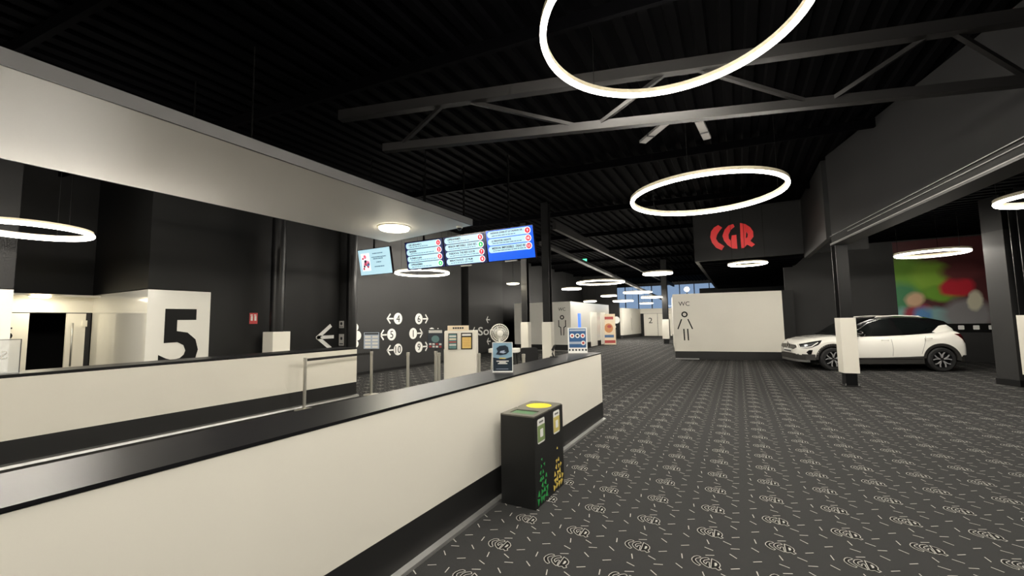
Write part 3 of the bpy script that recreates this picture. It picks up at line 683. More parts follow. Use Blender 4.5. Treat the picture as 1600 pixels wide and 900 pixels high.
def blob(cur, cx, cy, rx, ry, colr, soft=0.12):
    mp = nt.nodes.new('ShaderNodeMapping'); mp.vector_type = 'POINT'
    sub = nt.nodes.new('ShaderNodeVectorMath'); sub.operation = 'SUBTRACT'; sub.inputs[1].default_value = (cx + .15, cy + .15, 0)
    mul = nt.nodes.new('ShaderNodeVectorMath'); mul.operation = 'MULTIPLY'; mul.inputs[1].default_value = (1 / rx, 1 / ry, 0)
    ln = nt.nodes.new('ShaderNodeVectorMath'); ln.operation = 'LENGTH'
    mr = nt.nodes.new('ShaderNodeMapRange'); mr.inputs['From Min'].default_value = 1 - soft; mr.inputs['From Max'].default_value = 1 + soft
    mr.inputs['To Min'].default_value = 1; mr.inputs['To Max'].default_value = 0
    mx = nt.nodes.new('ShaderNodeMix'); mx.data_type = 'RGBA'
    nt.links.new(vb.outputs[0], sub.inputs[0]); nt.links.new(sub.outputs[0], mul.inputs[0]); nt.links.new(mul.outputs[0], ln.inputs[0]); nt.links.new(ln.outputs['Value'], mr.inputs['Value'])
    nt.links.new(mr.outputs[0], mx.inputs[0]); mx.inputs[7].default_value = lin(colr)
    if cur is None: mx.inputs[6].default_value = lin((74, 26, 28))
    else: nt.links.new(cur, mx.inputs[6])
    nt.nodes.remove(mp)
    return mx.outputs[2]
MWD = mrr - ml
for b in ((0.25, 1.6, 0.75, 0.75, (110, 160, 40), .3), (0.15, 0.95, 0.45, 0.5, (60, 130, 84), .3), (0.9, 1.7, 0.5, 0.45, (130, 172, 50), .25), (1.15, 1.05, 0.5, 0.28, (104, 156, 40), .25),
          (1.55, 1.25, 0.42, 0.34, (190, 28, 48), .2), (1.7, 1.75, 0.5, 0.3, (96, 40, 42), .3), (0.15, 0.2, 0.4, 0.35, (120, 170, 166), .3), (0.55, 0.35, 0.4, 0.3, (150, 44, 62), .2),
          (1.0, 0.25, 0.45, 0.30, (128, 168, 168), .3), (0.62, 0.25, 0.24, 0.3, (84, 136, 190), .3), (1.75, 0.30, 0.62, 0.5, (132, 130, 132), .25), (1.95, 0.75, 0.2, 0.32, (206, 202, 178), .2), (0.45, 0.85, 0.22, 0.26, (206, 170, 136), .3)):
    cur = blob(cur, *b)
nt.links.new(cur, bs.inputs['Base Color']); MATS['mural_paint'] = mu
mo = thing('mural', 'tall colourful abstract wall painting behind the car', 'mural', wf((ml, YM, mz0), (1, 0, 0)))
part('canvas', MB().box(0, MWD, 0, mz1 - mz0, 0, 0.02), 'mural_paint', mo, 'green, red and grey patches of paint')
fs = part('film_strip', MB().box(0, MWD, -0.29, 0.0, 0, 0.015), 'sign_black', mo, 'black band of white film perforations')
k = 0.04
while k < MWD: part('perforation', MB().prism(rrect(k, min(k + 0.15, MWD), -0.20, -0.06, 0.02, 2), 0.015, 0.018), 'sign_white', fs); k += 0.36

# ================================================================== CAR
fwc, rwc = onz(1303, 579), onz(1470, 580.5)
hd = (fwc - rwc).normalized(); lf = Vector((-hd.y, hd.x, 0))
cc = (fwc + rwc) / 2 - lf * 0.80
CM = rz(cc.x, cc.y, 0, math.atan2(hd.y, hd.x))
car = thing('car', 'white compact crossover car parked on the carpet before the mural', 'car', CM)
WX, WR = 1.32, 0.335
def interp(T, x):
    if x <= T[0][0]: return T[0][1]
    for (a, va_), (b, vb_) in zip(T, T[1:]):
        if x <= b:
            t = (x - a) / (b - a); t = t * t * (3 - 2 * t) * 0.5 + t * 0.5
            return va_ + (vb_ - va_) * t
    return T[-1][1]
HW = [(-2.07, .76), (-2.05, .83), (-1.97, .868), (-1.8, .882), (-1.3, .893), (0, .895), (1.3, .893), (1.70, .868), (1.95, .80), (2.08, .68), (2.14, .56)]
ZT = [(-2.07, .86), (-2.04, 1.00), (-1.95, 1.10), (-1.75, 1.16), (-1.3, 1.10), (-.5, 1.05), (.5, 1.02), (.95, 1.03), (1.3, 1.00), (1.7, .955), (1.95, .89), (2.08, .82), (2.14, .75)]
ZS = [(-2.07, .82), (-2.04, .95), (-1.9, 1.04), (-1.6, 1.08), (-1.2, 1.02), (-.5, .97), (.5, .93), (.95, .92), (1.4, .90), (1.75, .85), (1.95, .80), (2.08, .74), (2.14, .70)]
WS = [(-2.07, .70), (-2.05, .77), (-1.95, .80), (-1.8, .81), (-1.3, .83), (0, .84), (1.3, .82), (1.7, .77), (1.95, .70), (2.08, .60), (2.14, .50)]
def zbot(x):
    z = 0.37
    for c in (-WX, WX):
        d = abs(x - c)
        if d < 0.425: z = max(z, WR + math.sqrt(0.425 ** 2 - d * d))
    if x > 1.8: z = max(z, 0.40 + (x - 1.8) * 0.16)
    if x < -1.78: z = max(z, 0.46)
    return z
xs = [-2.07, -2.05, -2.0, -1.93, -1.85] + [-1.75 + 0.05 * k for k in range(73)] + [1.93, 2.0, 2.05, 2.09, 2.12, 2.14]
rows = []
for x in xs:
    zb, hw, zt, zs, ws_ = zbot(x), interp(HW, x), interp(ZT, x), interp(ZS, x), interp(WS, x)
    zb = min(zb, zs - 0.10)
    def at_(t):                                   # t: 0 bottom .. 1 shoulder
        z = zb + (zs - zb) * t
        g = (z - .62) / .36
        wv = hw - 0.018 * g * g if g > 0 else hw - 0.03 * g * g
        if t > 0.55: wv = wv + (ws_ - wv) * ((t - .55) / .45) ** 2.2
        return (wv, z)
    sec = [at_(t / 9) for t in range(10)] + [(ws_ * 0.93, zs + (zt - zs) * .55), (ws_ * .72, zs + (zt - zs) * .88), (ws_ * .4, zt - .004), (0, zt)]
    rows.append([(x, -y, z) for y, z in sec] + [(x, y, z) for y, z in sec[-2::-1]])
mb = MB(); n = len(rows[0]); mb.v = [p for r_ in rows for p in r_]
for i in range(len(rows) - 1):
    for k in range(n - 1): mb.f.append((i * n + k, i * n + k + 1, (i + 1) * n + k + 1, (i + 1) * n + k))
mb.f.append(tuple(range(n))); mb.f.append(tuple(range((len(rows) - 1) * n, len(rows) * n)))
body = part('body', mb, 'car_white', car, 'white painted body', True)
bvh = BVHTree.FromPolygons([Vector(p) for p in mb.v], mb.f)
# greenhouse
GT = [(-1.98, 1.10), (-1.90, 1.19), (-1.55, 1.45), (-1.25, 1.525), (-.6, 1.565), (-.1, 1.560), (.2, 1.52), (.45, 1.42), (1.08, 1.04)]
GW = [(-1.98, .60), (-1.6, .72), (-1.0, .78), (0, .80), (.6, .78), (1.08, .70)]
mb = MB(); rows = []
gx = [-1.98, -1.94, -1.88, -1.8, -1.7, -1.6, -1.5, -1.4, -1.25, -1.1, -.9, -.7, -.5, -.3, -.1, .05, .2, .32, .45, .6, .75, .9, 1.0, 1.08]
for x in gx:
    zt, wb = interp(GT, x), interp(GW, x); zb = min(interp(ZS, x) + .0, zt - .02); wr = wb - 0.40 * max(0.0, zt - zb) * .62
    sec = [(wb, zb), (wb - (wb - wr) * .35, zb + (zt - zb) * .40), (wb - (wb - wr) * .75, zb + (zt - zb) * .76), (wr, zb + (zt - zb) * .93), (wr - .10, zt - .012), (wr * .5, zt - .002), (0, zt)]
    rows.append([(x, -y, z) for y, z in sec] + [(x, y, z) for y, z in sec[-2::-1]])
n = len(rows[0]); mb.v = [p for r_ in rows for p in r_]
for i in range(len(rows) - 1):
    for k in range(n - 1): mb.f.append((i * n + k, i * n + k + 1, (i + 1) * n + k + 1, (i + 1) * n + k))
cabin = part('cabin', mb, 'car_black', car, 'black cabin with dark glass', True)
gbvh = BVHTree.FromPolygons([Vector(p) for p in mb.v], mb.f)
def conform(poly, ax, tree, off=0.006, sub=3, sgn=1):
    """wrap a flat outline onto the body: ax 'y' = seen from the side (x,z), 'x' = from the front (y,z), 'z' = from above (x,y)"""
    bm = bmesh.new(); vs = []
    for a, b in poly: vs.append(bm.verts.new({'y': (a, 0, b), 'x': (0, a, b), 'z': (a, b, 0)}[ax]))
    f = bm.faces.new(vs); bmesh.ops.triangulate(bm, faces=[f])
    for _ in range(sub):
        lim = 0.06
        es = [e for e in bm.edges if e.calc_length() > lim]
        if not es: break
        bmesh.ops.subdivide_edges(bm, edges=es, cuts=1, use_grid_fill=False); bmesh.ops.triangulate(bm, faces=bm.faces[:])
    D = {'y': Vector((0, -sgn, 0)), 'x': Vector((-sgn, 0, 0)), 'z': Vector((0, 0, -1))}[ax]
    dead = []
    for v in bm.verts:
        h = tree.ray_cast(v.co - D * 5, D)
        if h[0] is None: dead.append(v)
        else: v.co = h[0] - D * off
    if dead: bmesh.ops.delete(bm, geom=dead, context='VERTS')
    m_ = MB(); bm.verts.index_update(); m_.v = [tuple(v.co) for v in bm.verts]; m_.f = [tuple(v.index for v in f.verts) for f in bm.faces]; bm.free()
    return m_
def arc(cx, cz, r, a0, a1, n=18): return [(cx + r * math.cos(R(a0 + (a1 - a0) * k / n)), cz + r * math.sin(R(a0 + (a1 - a0) * k / n))) for k in range(n + 1)]
# roof, rails, windows
part('roof', conform([(.14, -.44), (.20, 0), (.14, .44), (-.6, .48), (-1.35, .42), (-1.40, 0), (-1.35, -.42), (-.6, -.48)], 'z', gbvh, 0.012), 'car_white', car, 'white roof', True)
for s_ in (1, -1):
    part('roof_rail', MB().tube([(.05, s_ * .55, 1.50), (-.02, s_ * .555, 1.555), (-.5, s_ * .56, 1.578), (-1.05, s_ * .55, 1.548), (-1.16, s_ * .54, 1.50)], 0.016, 8), 'car_white', car, smooth='all')
    part('front_window', conform([(.72, 1.07), (.28, 1.36), (0.0, 1.455), (-.22, 1.475), (-.26, 1.06), (.3, 1.04)], 'y', gbvh, 0.006, sgn=s_), 'car_glass', car, 'dark front side window', True)
    part('rear_window', conform([(-.36, 1.475), (-.8, 1.465), (-1.2, 1.38), (-1.36, 1.28), (-1.18, 1.13), (-.42, 1.06)], 'y', gbvh, 0.006, sgn=s_), 'car_glass', car, 'dark rear side window', True)
    part('window_trim', MB().add(*(lambda m_: (m_.v, m_.f))(conform([(.80, 1.045), (.30, 1.385), (.0, 1.485), (-.2, 1.498), (-.2, 1.482), (.0, 1.469), (.29, 1.37), (.75, 1.05)], 'y', gbvh, 0.010, sgn=s_))), 'chrome', car)
    part('quarter_panel', conform([(-1.22, 1.10), (-1.42, 1.27), (-1.50, 1.29), (-1.62, 1.30), (-1.80, 1.17), (-1.86, 1.08), (-1.5, 1.02)], 'y', gbvh, 0.012, sgn=s_), 'car_white', car, 'white kicked-up rear quarter', True)
    # arch cladding and sill
    for c in (WX, -WX):
        A = arc(c, WR, 0.452, -3 if c > 0 else 5, 175 if c > 0 else 183, 22); B = arc(c, WR, 0.372, -3 if c > 0 else 5, 175 if c > 0 else 183, 22)
        m_ = MB()
        for k in range(22):
            w0 = interp(HW, A[k][0]) + .006
            m_.add([(A[k][0], s_ * w0, A[k][1]), (A[k + 1][0], s_ * w0, A[k + 1][1]), (B[k + 1][0], s_ * (w0 - .012), B[k + 1][1]), (B[k][0], s_ * (w0 - .012), B[k][1]),
                    (B[k + 1][0], s_ * (w0 - .28), B[k + 1][1]), (B[k][0], s_ * (w0 - .28), B[k][1])], [(0, 1, 2, 3), (3, 2, 4, 5)])
        part('wheel_arch', m_, 'car_cladding', car, 'grey-black wheel arch trim')
    part('sill', MB().prism([(-WX + .43, .22), (WX - .43, .20), (WX - .43, .375), (.2, .385), (-.5, .41), (-WX + .43, .43)], s_ * 0.80, s_ * 0.897, 'y'), 'car_cladding', car, 'grey-black sill')
    part('sill_strip', MB().box(-.85, .75, s_ * .897, s_ * .903, .345, .36), 'chrome', car)
    for hx, hz in ((.02, .88), (-1.02, .93)):
        part('door_handle', MB().tube([(hx - .09, s_ * .905, hz), (hx - .05, s_ * .925, hz + .006), (hx + .05, s_ * .925, hz + .006), (hx + .09, s_ * .905, hz)], 0.013, 8), 'car_white', car, smooth='all')
    for L in ([(.88, .94), (.90, .60), (.86, .42)], [(-.16, 1.0), (-.17, .6), (-.15, .43)], [(-1.02, 1.05), (-.92, .72), (-.85, .5)]):
        m_ = MB()
        for q in stroke(L, 0.008):
            cf = conform(q, 'y', bvh, 0.003, 2, s_); m_.add(cf.v, cf.f)
        part('door_gap', m_, 'car_cladding', car)
    mr_ = part('mirror', MB().lathe([(0.02, -.09), (.07, -.07), (.085, 0.0), (.07, .07), (.02, .09)], 14, 'y', (.62, s_ * .95, 1.06)), 'car_black', car, 'black door mirror', 'all')
    part('mirror_stalk', MB().bar((.60, s_ * .78, 1.02), (.62, s_ * .93, 1.03), 0.05, 0.03), 'car_black', mr_)
    # lamps
    part('headlamp', conform([(1.55, .885), (1.78, .845), (1.98, .795), (2.10, .755), (2.10, .65), (1.97, .64), (1.84, .67), (1.69, .745)], 'y', bvh, 0.006, sgn=s_), 'black_gloss', car, 'dark headlamp unit', True)
    part('headlamp_lens', conform([(1.66, .835), (1.82, .80), (1.99, .75), (2.08, .72), (2.06, .69), (1.96, .70), (1.86, .735), (1.74, .79)], 'y', bvh, 0.010, sgn=s_), 'lamp_clear', car, 'clear headlamp lens', True)
    m_ = MB()
    for q in stroke([(1.68, .82), (1.85, .70), (1.96, .672), (2.07, .668)], 0.022):
        cf = conform(q, 'y', bvh, 0.013, 2, s_); m_.add(cf.v, cf.f)
    part('daytime_light', m_, 'sign_white', car)
    part('fog_recess', conform([(1.83, .60), (1.92, .595), (1.98, .53), (1.93, .455), (1.86, .475)], 'y', bvh, 0.006, sgn=s_), 'car_black', car, 'black fog lamp recess', True)
    part('tail_lamp', conform([(-1.68, 1.045), (-1.88, 1.05), (-2.04, .95), (-2.055, .80), (-1.97, .80), (-1.90, .90)], 'y', bvh, 0.008, sgn=s_), 'tail_red', car, 'dark red tail lamp', True)
part('windscreen', conform([(.20, -.50), (.24, 0), (.20, .50), (.92, .60), (1.02, 0), (.92, -.60)], 'z', gbvh, 0.006), 'car_glass', car, 'dark windscreen', True)
part('rear_glass', conform([(-1.56, -.46), (-1.54, 0), (-1.56, .46), (-1.88, .50), (-1.9, 0), (-1.88, -.50)], 'z', gbvh, 0.006), 'car_glass', car, None, True)
for s_ in (1, -1):
    m_ = MB()
    for q in stroke([(.98, s_ * .35), (1.4, s_ * .42), (1.9, s_ * .40)], 0.012):
        cf = conform(q, 'z', bvh, 0.004, 3); m_.add(cf.v, cf.f)
    part('bonnet_crease', m_, 'white_paint', car)
gr = part('grille', conform([(-.50, .735), (0, .755), (.50, .735), (.56, .66), (.38, .60), (0, .585), (-.38, .60), (-.56, .66)], 'x', bvh, 0.008), 'car_black', car, 'black grille', True)
em = MB()
for q in stroke([(0, .80), (.075, .70), (0, .60), (-.075, .70)], 0.024, True): em.prism([(a, b) for a, b in q], 2.148, 2.160, 'x')
part('emblem', em, 'chrome', gr, 'chrome diamond emblem')
for z in (.63, .70): part('grille_bar', MB().box(2.146, 2.152, -.42, -.11, z, z + .010).box(2.146, 2.152, .11, .42, z, z + .010), 'rim_dark', gr)
part('bumper', MB().prism([(2.13, -.58), (2.155, -.3), (2.16, 0), (2.155, .3), (2.13, .58), (2.0, .78), (1.78, .86), (1.78, -.86), (2.0, -.78)], 0.30, 0.47), 'car_cladding', car, 'black lower bumper')
part('skid_plate', MB().prism([(2.15, -.50), (2.175, 0), (2.15, .50), (1.98, .80), (1.9, .80), (1.9, -.80), (1.98, -.80)], 0.235, 0.30), 'aluminium', car, 'silver front skid plate')
pt = part('number_plate', MB().box(2.16, 2.172, -.26, .26, .50, .61), 'sign_white', car, 'white front plate')
part('plate_band', MB().box(2.172, 2.174, -.25, .25, .515, .555), 'ink', pt)
part('rear_bumper', MB().prism([(-2.075, -.70), (-2.075, .70), (-1.95, .83), (-1.76, .86), (-1.76, -.86), (-1.95, -.83)], 0.28, 0.47), 'car_cladding', car, 'black rear bumper')
part('underbody', MB().box(-1.75, 1.78, -.62, .62, .19, .36).box(-.85, .85, -.80, .80, .20, .36), 'void_black', car)
for sx in (1, -1):
    for s_ in (1, -1):
        y0 = s_ * 0.785
        wh = part('wheel', MB().lathe([(.215, -.10), (.30, -.105), (.332, -.08), (.336, 0), (.332, .08), (.30, .105), (.225, .10)], 36, 'y', (0, 0, 0), False), 'tyre', car, 'black tyre', True, (sx * WX, y0, .335))
        part('rim', MB().lathe([(.232, .06), (.238, .10), (.222, .104), (.205, .075)], 36, 'y', (0, 0, 0), False) if s_ > 0 else MB().lathe([(.205, -.075), (.222, -.104), (.238, -.10), (.232, -.06)], 36, 'y', (0, 0, 0), False), 'rim_dark', wh, smooth=True)
        part('rim_disc', MB().lathe([(.22, s_ * .02), (.22, s_ * .045)], 30, 'y'), 'rim_dark', wh)
        for k in range(5):
            a = 2 * math.pi * k / 5 + .3; m_ = MB()
            for da in (-.17, .17):
                m_.bar((.05 * math.cos(a), s_ * .082, .05 * math.sin(a)), (.15 * math.cos(a + da * 1.1), s_ * .088, .15 * math.sin(a + da * 1.1)), 0.022, 0.03, (0, 1, 0))
                m_.bar((.15 * math.cos(a + da * 1.1), s_ * .088, .15 * math.sin(a + da * 1.1)), (.215 * math.cos(a + da * 2.0), s_ * .09, .215 * math.sin(a + da * 2.0)), 0.022, 0.026, (0, 1, 0))
            part('spoke', m_, 'spoke_silver', wh, 'bright split spoke')
        part('hub_cap', MB().lathe([(.045, s_ * .05), (.045, s_ * .09), (.02, s_ * .096)], 16, 'y'), 'chrome', wh, smooth=True)

def shorten(o):
    for ch in o.children:
        if ch.type == 'MESH' and not ch.name.startswith('wheel'):
            for v in ch.data.vertices:
                if v.co.x < -1.77: v.co.x = -1.77 + (v.co.x + 1.77) * 0.55
        if not ch.name.startswith('wheel'): shorten(ch)
shorten(car)

# ================================================================== SMALLER THINGS
# ---- recycling bin
bn = thing('recycling_bin', 'black two-part recycling bin against the near white counter', 'bin', (-1.915, 3.24, 0))
BX, BY, BH = 0.335, 0.645, 0.775
part('body', MB().box(0, BX, 0, BY, 0, BH - .012), 'bin_black', bn)
sl = [(0.05, 0.07), (BX - .05, .07), (BX - .05, .22), (.05, .22)]
def plate():
    m_ = MB(); m_.box(0, BX, 0, 0.07, BH - .012, BH).box(0, .05, .07, .22, BH - .012, BH).box(BX - .05, BX, .07, .22, BH - .012, BH).box(0, BX, .22, .30, BH - .012, BH)
    ci = circ(BX / 2, .455, .125, 32); out = []
    for x, y in ci:
        dx, dy = x - BX / 2, y - .455; t = min((BX / 2) / abs(dx) if abs(dx) > 1e-6 else 9, ((BY - .455) if dy > 0 else .155) / abs(dy) if abs(dy) > 1e-6 else 9)
        out.append((BX / 2 + dx * t, .455 + dy * t))
    for k in range(32):
        q = (k + 1) % 32; m_.prism([ci[k], out[k], out[q], ci[q]], BH - .012, BH)
    return m_
part('top_plate', plate(), 'bin_top', bn, 'grey top plate with two openings')
part('slot_liner', MB().box(.05, BX - .05, .07, .22, BH - .013, BH - .010), 'bin_green', bn, 'green slot opening')
part('round_liner', MB().lathe([(.125, BH - .003), (.125, BH - .0125), (.09, BH - .0118), (.01, BH - .0118)], 32, 'z', (BX / 2, .455, 0)), 'yellow', bn, 'yellow round opening')
def side(poly, z=0.002): return MB().prism(poly, BX, BX + z, 'x')
for y0, colr, tri, nm_ in ((0.06, 'label_green', 'tri_green', 'green label'), (0.41, 'label_yellow', 'tri_yellow', 'yellow label')):
    lb = part('label', side(rrect(y0, y0 + .15, BH - .25, BH - .04, .02)), 'sign_white', bn, nm_)
    part('label_field', MB().prism([(y0, BH - .235), (y0 + .15, BH - .235), (y0 + .15, BH - .095), (y0, BH - .095)], BX + .002, BX + .003, 'x'), colr, lb)
    part('label_mark', MB().prism(rrect(y0 + .05, y0 + .11, BH - .20, BH - .13, .01), BX + .003, BX + .004, 'x'), 'sign_white', lb)
    mb_bars = MB()
    for k in range(4): mb_bars.box(BX + .002, BX + .003, y0 + .035 + k * .022, y0 + .05 + k * .022, BH - .075, BH - .06)
    part('label_print', mb_bars, 'ink', lb)
    rng = random.Random(5 if y0 < .2 else 9)
    for row in range(8):
        zc = 0.05 + row * 0.055; cnt = max(1, 4 - row // 2); size = 0.058 * (1 - row * 0.095)
        for c_ in range(cnt):
            yc = y0 + .08 + (c_ - (cnt - 1) / 2) * 0.058 + (0.02 if row % 2 else 0) + rng.uniform(-.008, .008); a = rng.uniform(0, 6.28)
            if rng.random() < 0.12 * row / 4: continue
            part('cut_out', side([(yc + size * .55 * math.cos(a + t), zc + size * .62 * math.sin(a + t)) for t in (0, 2.0, 3.9)]), tri, bn)
# ---- signs on the near counter
def holder(name, label, x, y, wd, h, a, build):
    o = thing(name, label, 'sign', rz(x, y, 1.062, a))
    part('acrylic_back', MB().box(-wd / 2, wd / 2, 0.0, 0.008, 0, h), 'acrylic', o); part('foot', MB().box(-wd / 2, wd / 2, -0.04, 0.05, 0, 0.006), 'acrylic', o)
    build(o, wd, h); return o
F_ = lambda y: (1, 0, 0)
def b1_(o, w_, h):
    part('edge', MB().box(-w_ / 2, -w_ / 2 + .006, -.004, 0.010, 0, h).box(w_ / 2 - .006, w_ / 2, -.004, .010, 0, h).box(-w_ / 2, w_ / 2, -.004, .010, h - .006, h).box(-w_ / 2, w_ / 2, -.004, .010, 0.006, .014), 'sign_white', o)
    pz = part('poster', MB().box(-w_ / 2 + .006, w_ / 2 - .006, -.002, 0, .014, h - .006), 'poster_night', o, 'dark poster with pale misty picture')
    part('picture', MB().prism([(-w_ / 2 + .006, h * .50), (-.03, h * .46), (.02, h * .44), (w_ / 2 - .006, h * .52), (w_ / 2 - .006, h - .008), (-w_ / 2 + .006, h - .008)], -.003, -.002, 'y'), 'poster_ice', pz)
    part('picture_shade', MB().prism([(-.07, h * .60), (-.02, h * .57), (.04, h * .60), (.07, h * .68), (.06, h * .84), (.03, h * .90), (-.03, h * .88), (-.065, h * .80), (-.05, h * .70)], -.004, -.003, 'y'), 'poster_night', pz); part('picture_face', MB().prism([(-.03, h * .66), (.01, h * .63), (.04, h * .67), (.015, h * .70), (.03, h * .74), (-.02, h * .71)], -.005, -.004, 'y'), 'poster_grey', pz)
    part('title_bar', MB().prism(rrect(-.035, .035, h * .455, h * .485, .006), -.005, -.003, 'y'), 'tri_yellow', pz)
    for yy, ww in ((.37, .13), (.33, .07), (.29, .10)): part('text_line', MB().box(-ww / 2, ww / 2, -.004, -.002, h * yy - .004, h * yy + .006), 'paper', pz)
    part('text_line', MB().box(-.07, .06, -.004, -.002, h * .11, h * .12), 'poster_grey', pz)
holder('counter_sign', 'small dark film poster in a clear holder on the near counter', -2.20, 3.78, 0.215, 0.315, R(24), b1_)
def b2_(o, w_, h):
    part('sheet', MB().box(-w_ / 2, w_ / 2, -.003, 0, 0, h), 'sign_white', o)
    pz = part('poster', MB().box(-w_ / 2 + .02, w_ / 2 - .02, -.005, -.003, h * .22, h - .015), 'poster_blue', o, 'blue notice with round symbols')
    part('heading', MB().box(-w_ / 2 + .03, w_ / 2 - .03, -.007, -.005, h * .86, h * .93), 'poster_grey', pz)
    for k in (-1, 0, 1):
        rg = part('symbol', MB().prism(circ(k * .085, h * .68, .036, 20), -.007, -.005, 'y'), 'sign_white', pz)
        part('symbol_mark', MB().prism(circ(k * .085, h * .68, .02, 10), -.008, -.007, 'y'), 'sign_red' if k else 'ink', rg)
    part('banner', MB().box(-w_ / 2 + .02, .06, -.007, -.005, h * .36, h * .45), 'poster_grey', pz)
    rg = part('symbol', MB().prism(circ(.09, h * .40, .036, 20), -.007, -.005, 'y'), 'sign_white', pz); part('symbol_mark', MB().prism(circ(.09, h * .40, .02, 10), -.008, -.007, 'y'), 'sign_red', rg)
    for k in range(6): part('logo', MB().prism(circ(-.13 + k * .052, h * .13, .016, 10), -.005, -.003, 'y'), 'ink', o)
holder('counter_sign', 'blue notice with round red symbols at the end of the near counter', -2.30, 6.38, 0.31, 0.415, R(22), b2_)
# wall-end cable on the column sleeve (payment terminal stand)
o = thing('card_terminal', 'small black card terminal on a bent stand on the near counter', 'terminal', (-2.40, 5.62, 1.062))
part('stem', MB().tube([(0, 0, 0), (-.02, .0, .05), (.0, .0, .11)], 0.012, 8), 'plastic_black', o, smooth='all'); part('head', MB().bar((-.02, 0, .10), (.02, 0, .17), .05, .02), 'plastic_black', o); part('foot', MB().box(-.05, .05, -.03, .03, 0, .01), 'plastic_black', o)

# ---- acrylic sign on the far counter seen from behind
o = thing('counter_sign', 'clear acrylic sign seen from behind on the far counter', 'sign', wf((-7.72, 1.40, 1.07)))
part('panel', MB().box(-.25, .13, 0.0, .40, -.006, 0), 'acrylic', o); part('edge', MB().box(-.26, .13, .40, .407, -.008, .002).box(.13, .137, 0, .407, -.008, .002), 'ink', o)
part('lettering', textmesh('Se', h=.10, depth=.002, cx=-0.03, cy=.22, z=0.001, m='paper', mirror=True), 'x', o); part('foot', MB().box(-.25, .13, 0, .006, -.06, .06), 'acrylic', o)

# ---- queue posts
def post(label, x, y, belt=None, sign=None, h=0.97, base=True):
    o = thing('queue_post', label, 'queue post', (x, y, 0), 'steel queue posts')
    part('tube', MB().lathe([(.030, .02), (.030, h - .07)], 16), 'steel', o, smooth=True)
    part('head', MB().lathe([(.034, h - .07), (.034, h - .005), (.028, h)], 16), 'steel', o, smooth=True)
    if base: part('base', MB().lathe([(.17, 0), (.17, .012), (.05, .03), (.03, .035)], 24), 'steel', o, 'round steel base', True)
    if belt: part('belt', MB().bar((0, 0.03, h - .045), (belt[0] - x, belt[1] - y, h - .045), .006, .05), 'plastic_black', o, 'black retractable belt')
    if sign:
        part('sign_frame', MB().box(-.205, .205, -.012, .012, h + .04, h + .44), 'plastic_black', o); part('sign_neck', MB().box(-.02, .02, -.01, .01, h - .01, h + .05), 'plastic_black', o)
        sf = part('sign_sheet', MB().box(-.19, .19, -.014, -.012, h + .055, h + .425), 'poster_grey' if sign == 1 else 'poster_night', o, 'printed sheet')
        if sign == 1:
            part('heading', MB().box(-.17, .17, -.016, -.014, h + .375, h + .41), 'ink', sf)
            for c_ in (-1, 1):
                for r_ in range(4): part('text_block', MB().box(c_ * .09 - .07, c_ * .09 + .07, -.0155, -.014, h + .075 + r_ * .075, h + .12 + r_ * .075), 'paper', sf)
        else:
            part('heading', MB().box(-.17, .17, -.016, -.014, h + .36, h + .415), 'paper', sf); part('picture', MB().prism(circ(0, h + .24, .10, 14, .07), -.016, -.014, 'y'), 'poster_teal', sf)
            for c_ in range(4):
                for r_ in range(2): part('logo', MB().box(-.16 + c_ * .085, -.10 + c_ * .085, -.016, -.014, h + .07 + r_ * .05, h + .105 + r_ * .05), 'paper' if (c_ + r_) % 3 else 'poster_red', sf)
    return o
post('steel queue post in front of the far counter with a belt', -7.22, 4.98, (-7.30, 6.60))
o = post('steel queue post carrying a pale printed sheet', -7.30, 6.66, None, 1)
for ch in o.children:
    if ch.name.startswith('sign'): ch.rotation_euler.z = R(18)
def post_px(label, x, ytop, D=None, **k):
    d = ray(x, ytop); D = D or (0.97 - CH) / d.z; p = EYE + d * D; return post(label, p.x, p.y, h=p.z, **k)
post_px('steel queue post before the numbered discs', 637.5, 550.5)
o = post_px('steel queue post carrying a dark printed sheet', 681, 548.5, D=8.2, sign=2)
post_px('steel queue post close beside the dark printed sheet', 686, 551, D=8.7)
post_px('steel queue post right of the white ticket kiosk', 748.5, 552)
post_px('short steel queue post under the fan table', 818, 553)

# ---- ticket kiosk
kc = deep(719.5, 560, 9.3); ka = R(26)
ko = thing('ticket_kiosk', 'white boxy ticket kiosk with framed notices on it', 'kiosk', rz(kc.x, kc.y, 0, ka))
part('body', MB().box(-.355, .355, -.02, .38, 0, 1.40), 'white_paint', ko)
part('back_panel', MB().box(-.38, -.355, .0, .36, 0, 1.38), 'plastic_white', ko)
hb = part('header_sign', MB().box(-.29, .19, -.02, .03, 1.40, 1.515), 'poster_cream', ko, 'cream strip with dark letters')
for k in range(5): part('letter_block', MB().box(-.17 + k * .052, -.13 + k * .052, -.022, -.02, 1.44, 1.48), 'ink', hb)
n1 = part('notice_frame', MB().box(-.27, -.07, -.035, -.02, .98, 1.34), 'frame_dark', ko)
part('notice', MB().box(-.255, -.085, -.037, -.035, .995, 1.325), 'poster_teal', n1, 'teal striped notice')
for k, c_ in enumerate(('paper', 'poster_cream', 'poster_red', 'paper')): part('stripe', MB().box(-.25, -.09, -.039, -.037, 1.26 - k * .065, 1.29 - k * .065), c_, n1)
n2 = part('notice_frame', MB().box(.02, .275, -.035, -.02, .98, 1.35), 'frame_dark', ko)
part('notice', MB().box(.045, .25, -.037, -.035, 1.0, 1.25), 'poster_gold', n2, 'gold notice'); part('heading', MB().box(.045, .25, -.037, -.035, 1.28, 1.325), 'paper', n2)
for k in range(5): part('text_line', MB().box(.075, .22, -.038, -.037, 1.05 + k * .038, 1.058 + k * .038), 'poster_orange', n2)
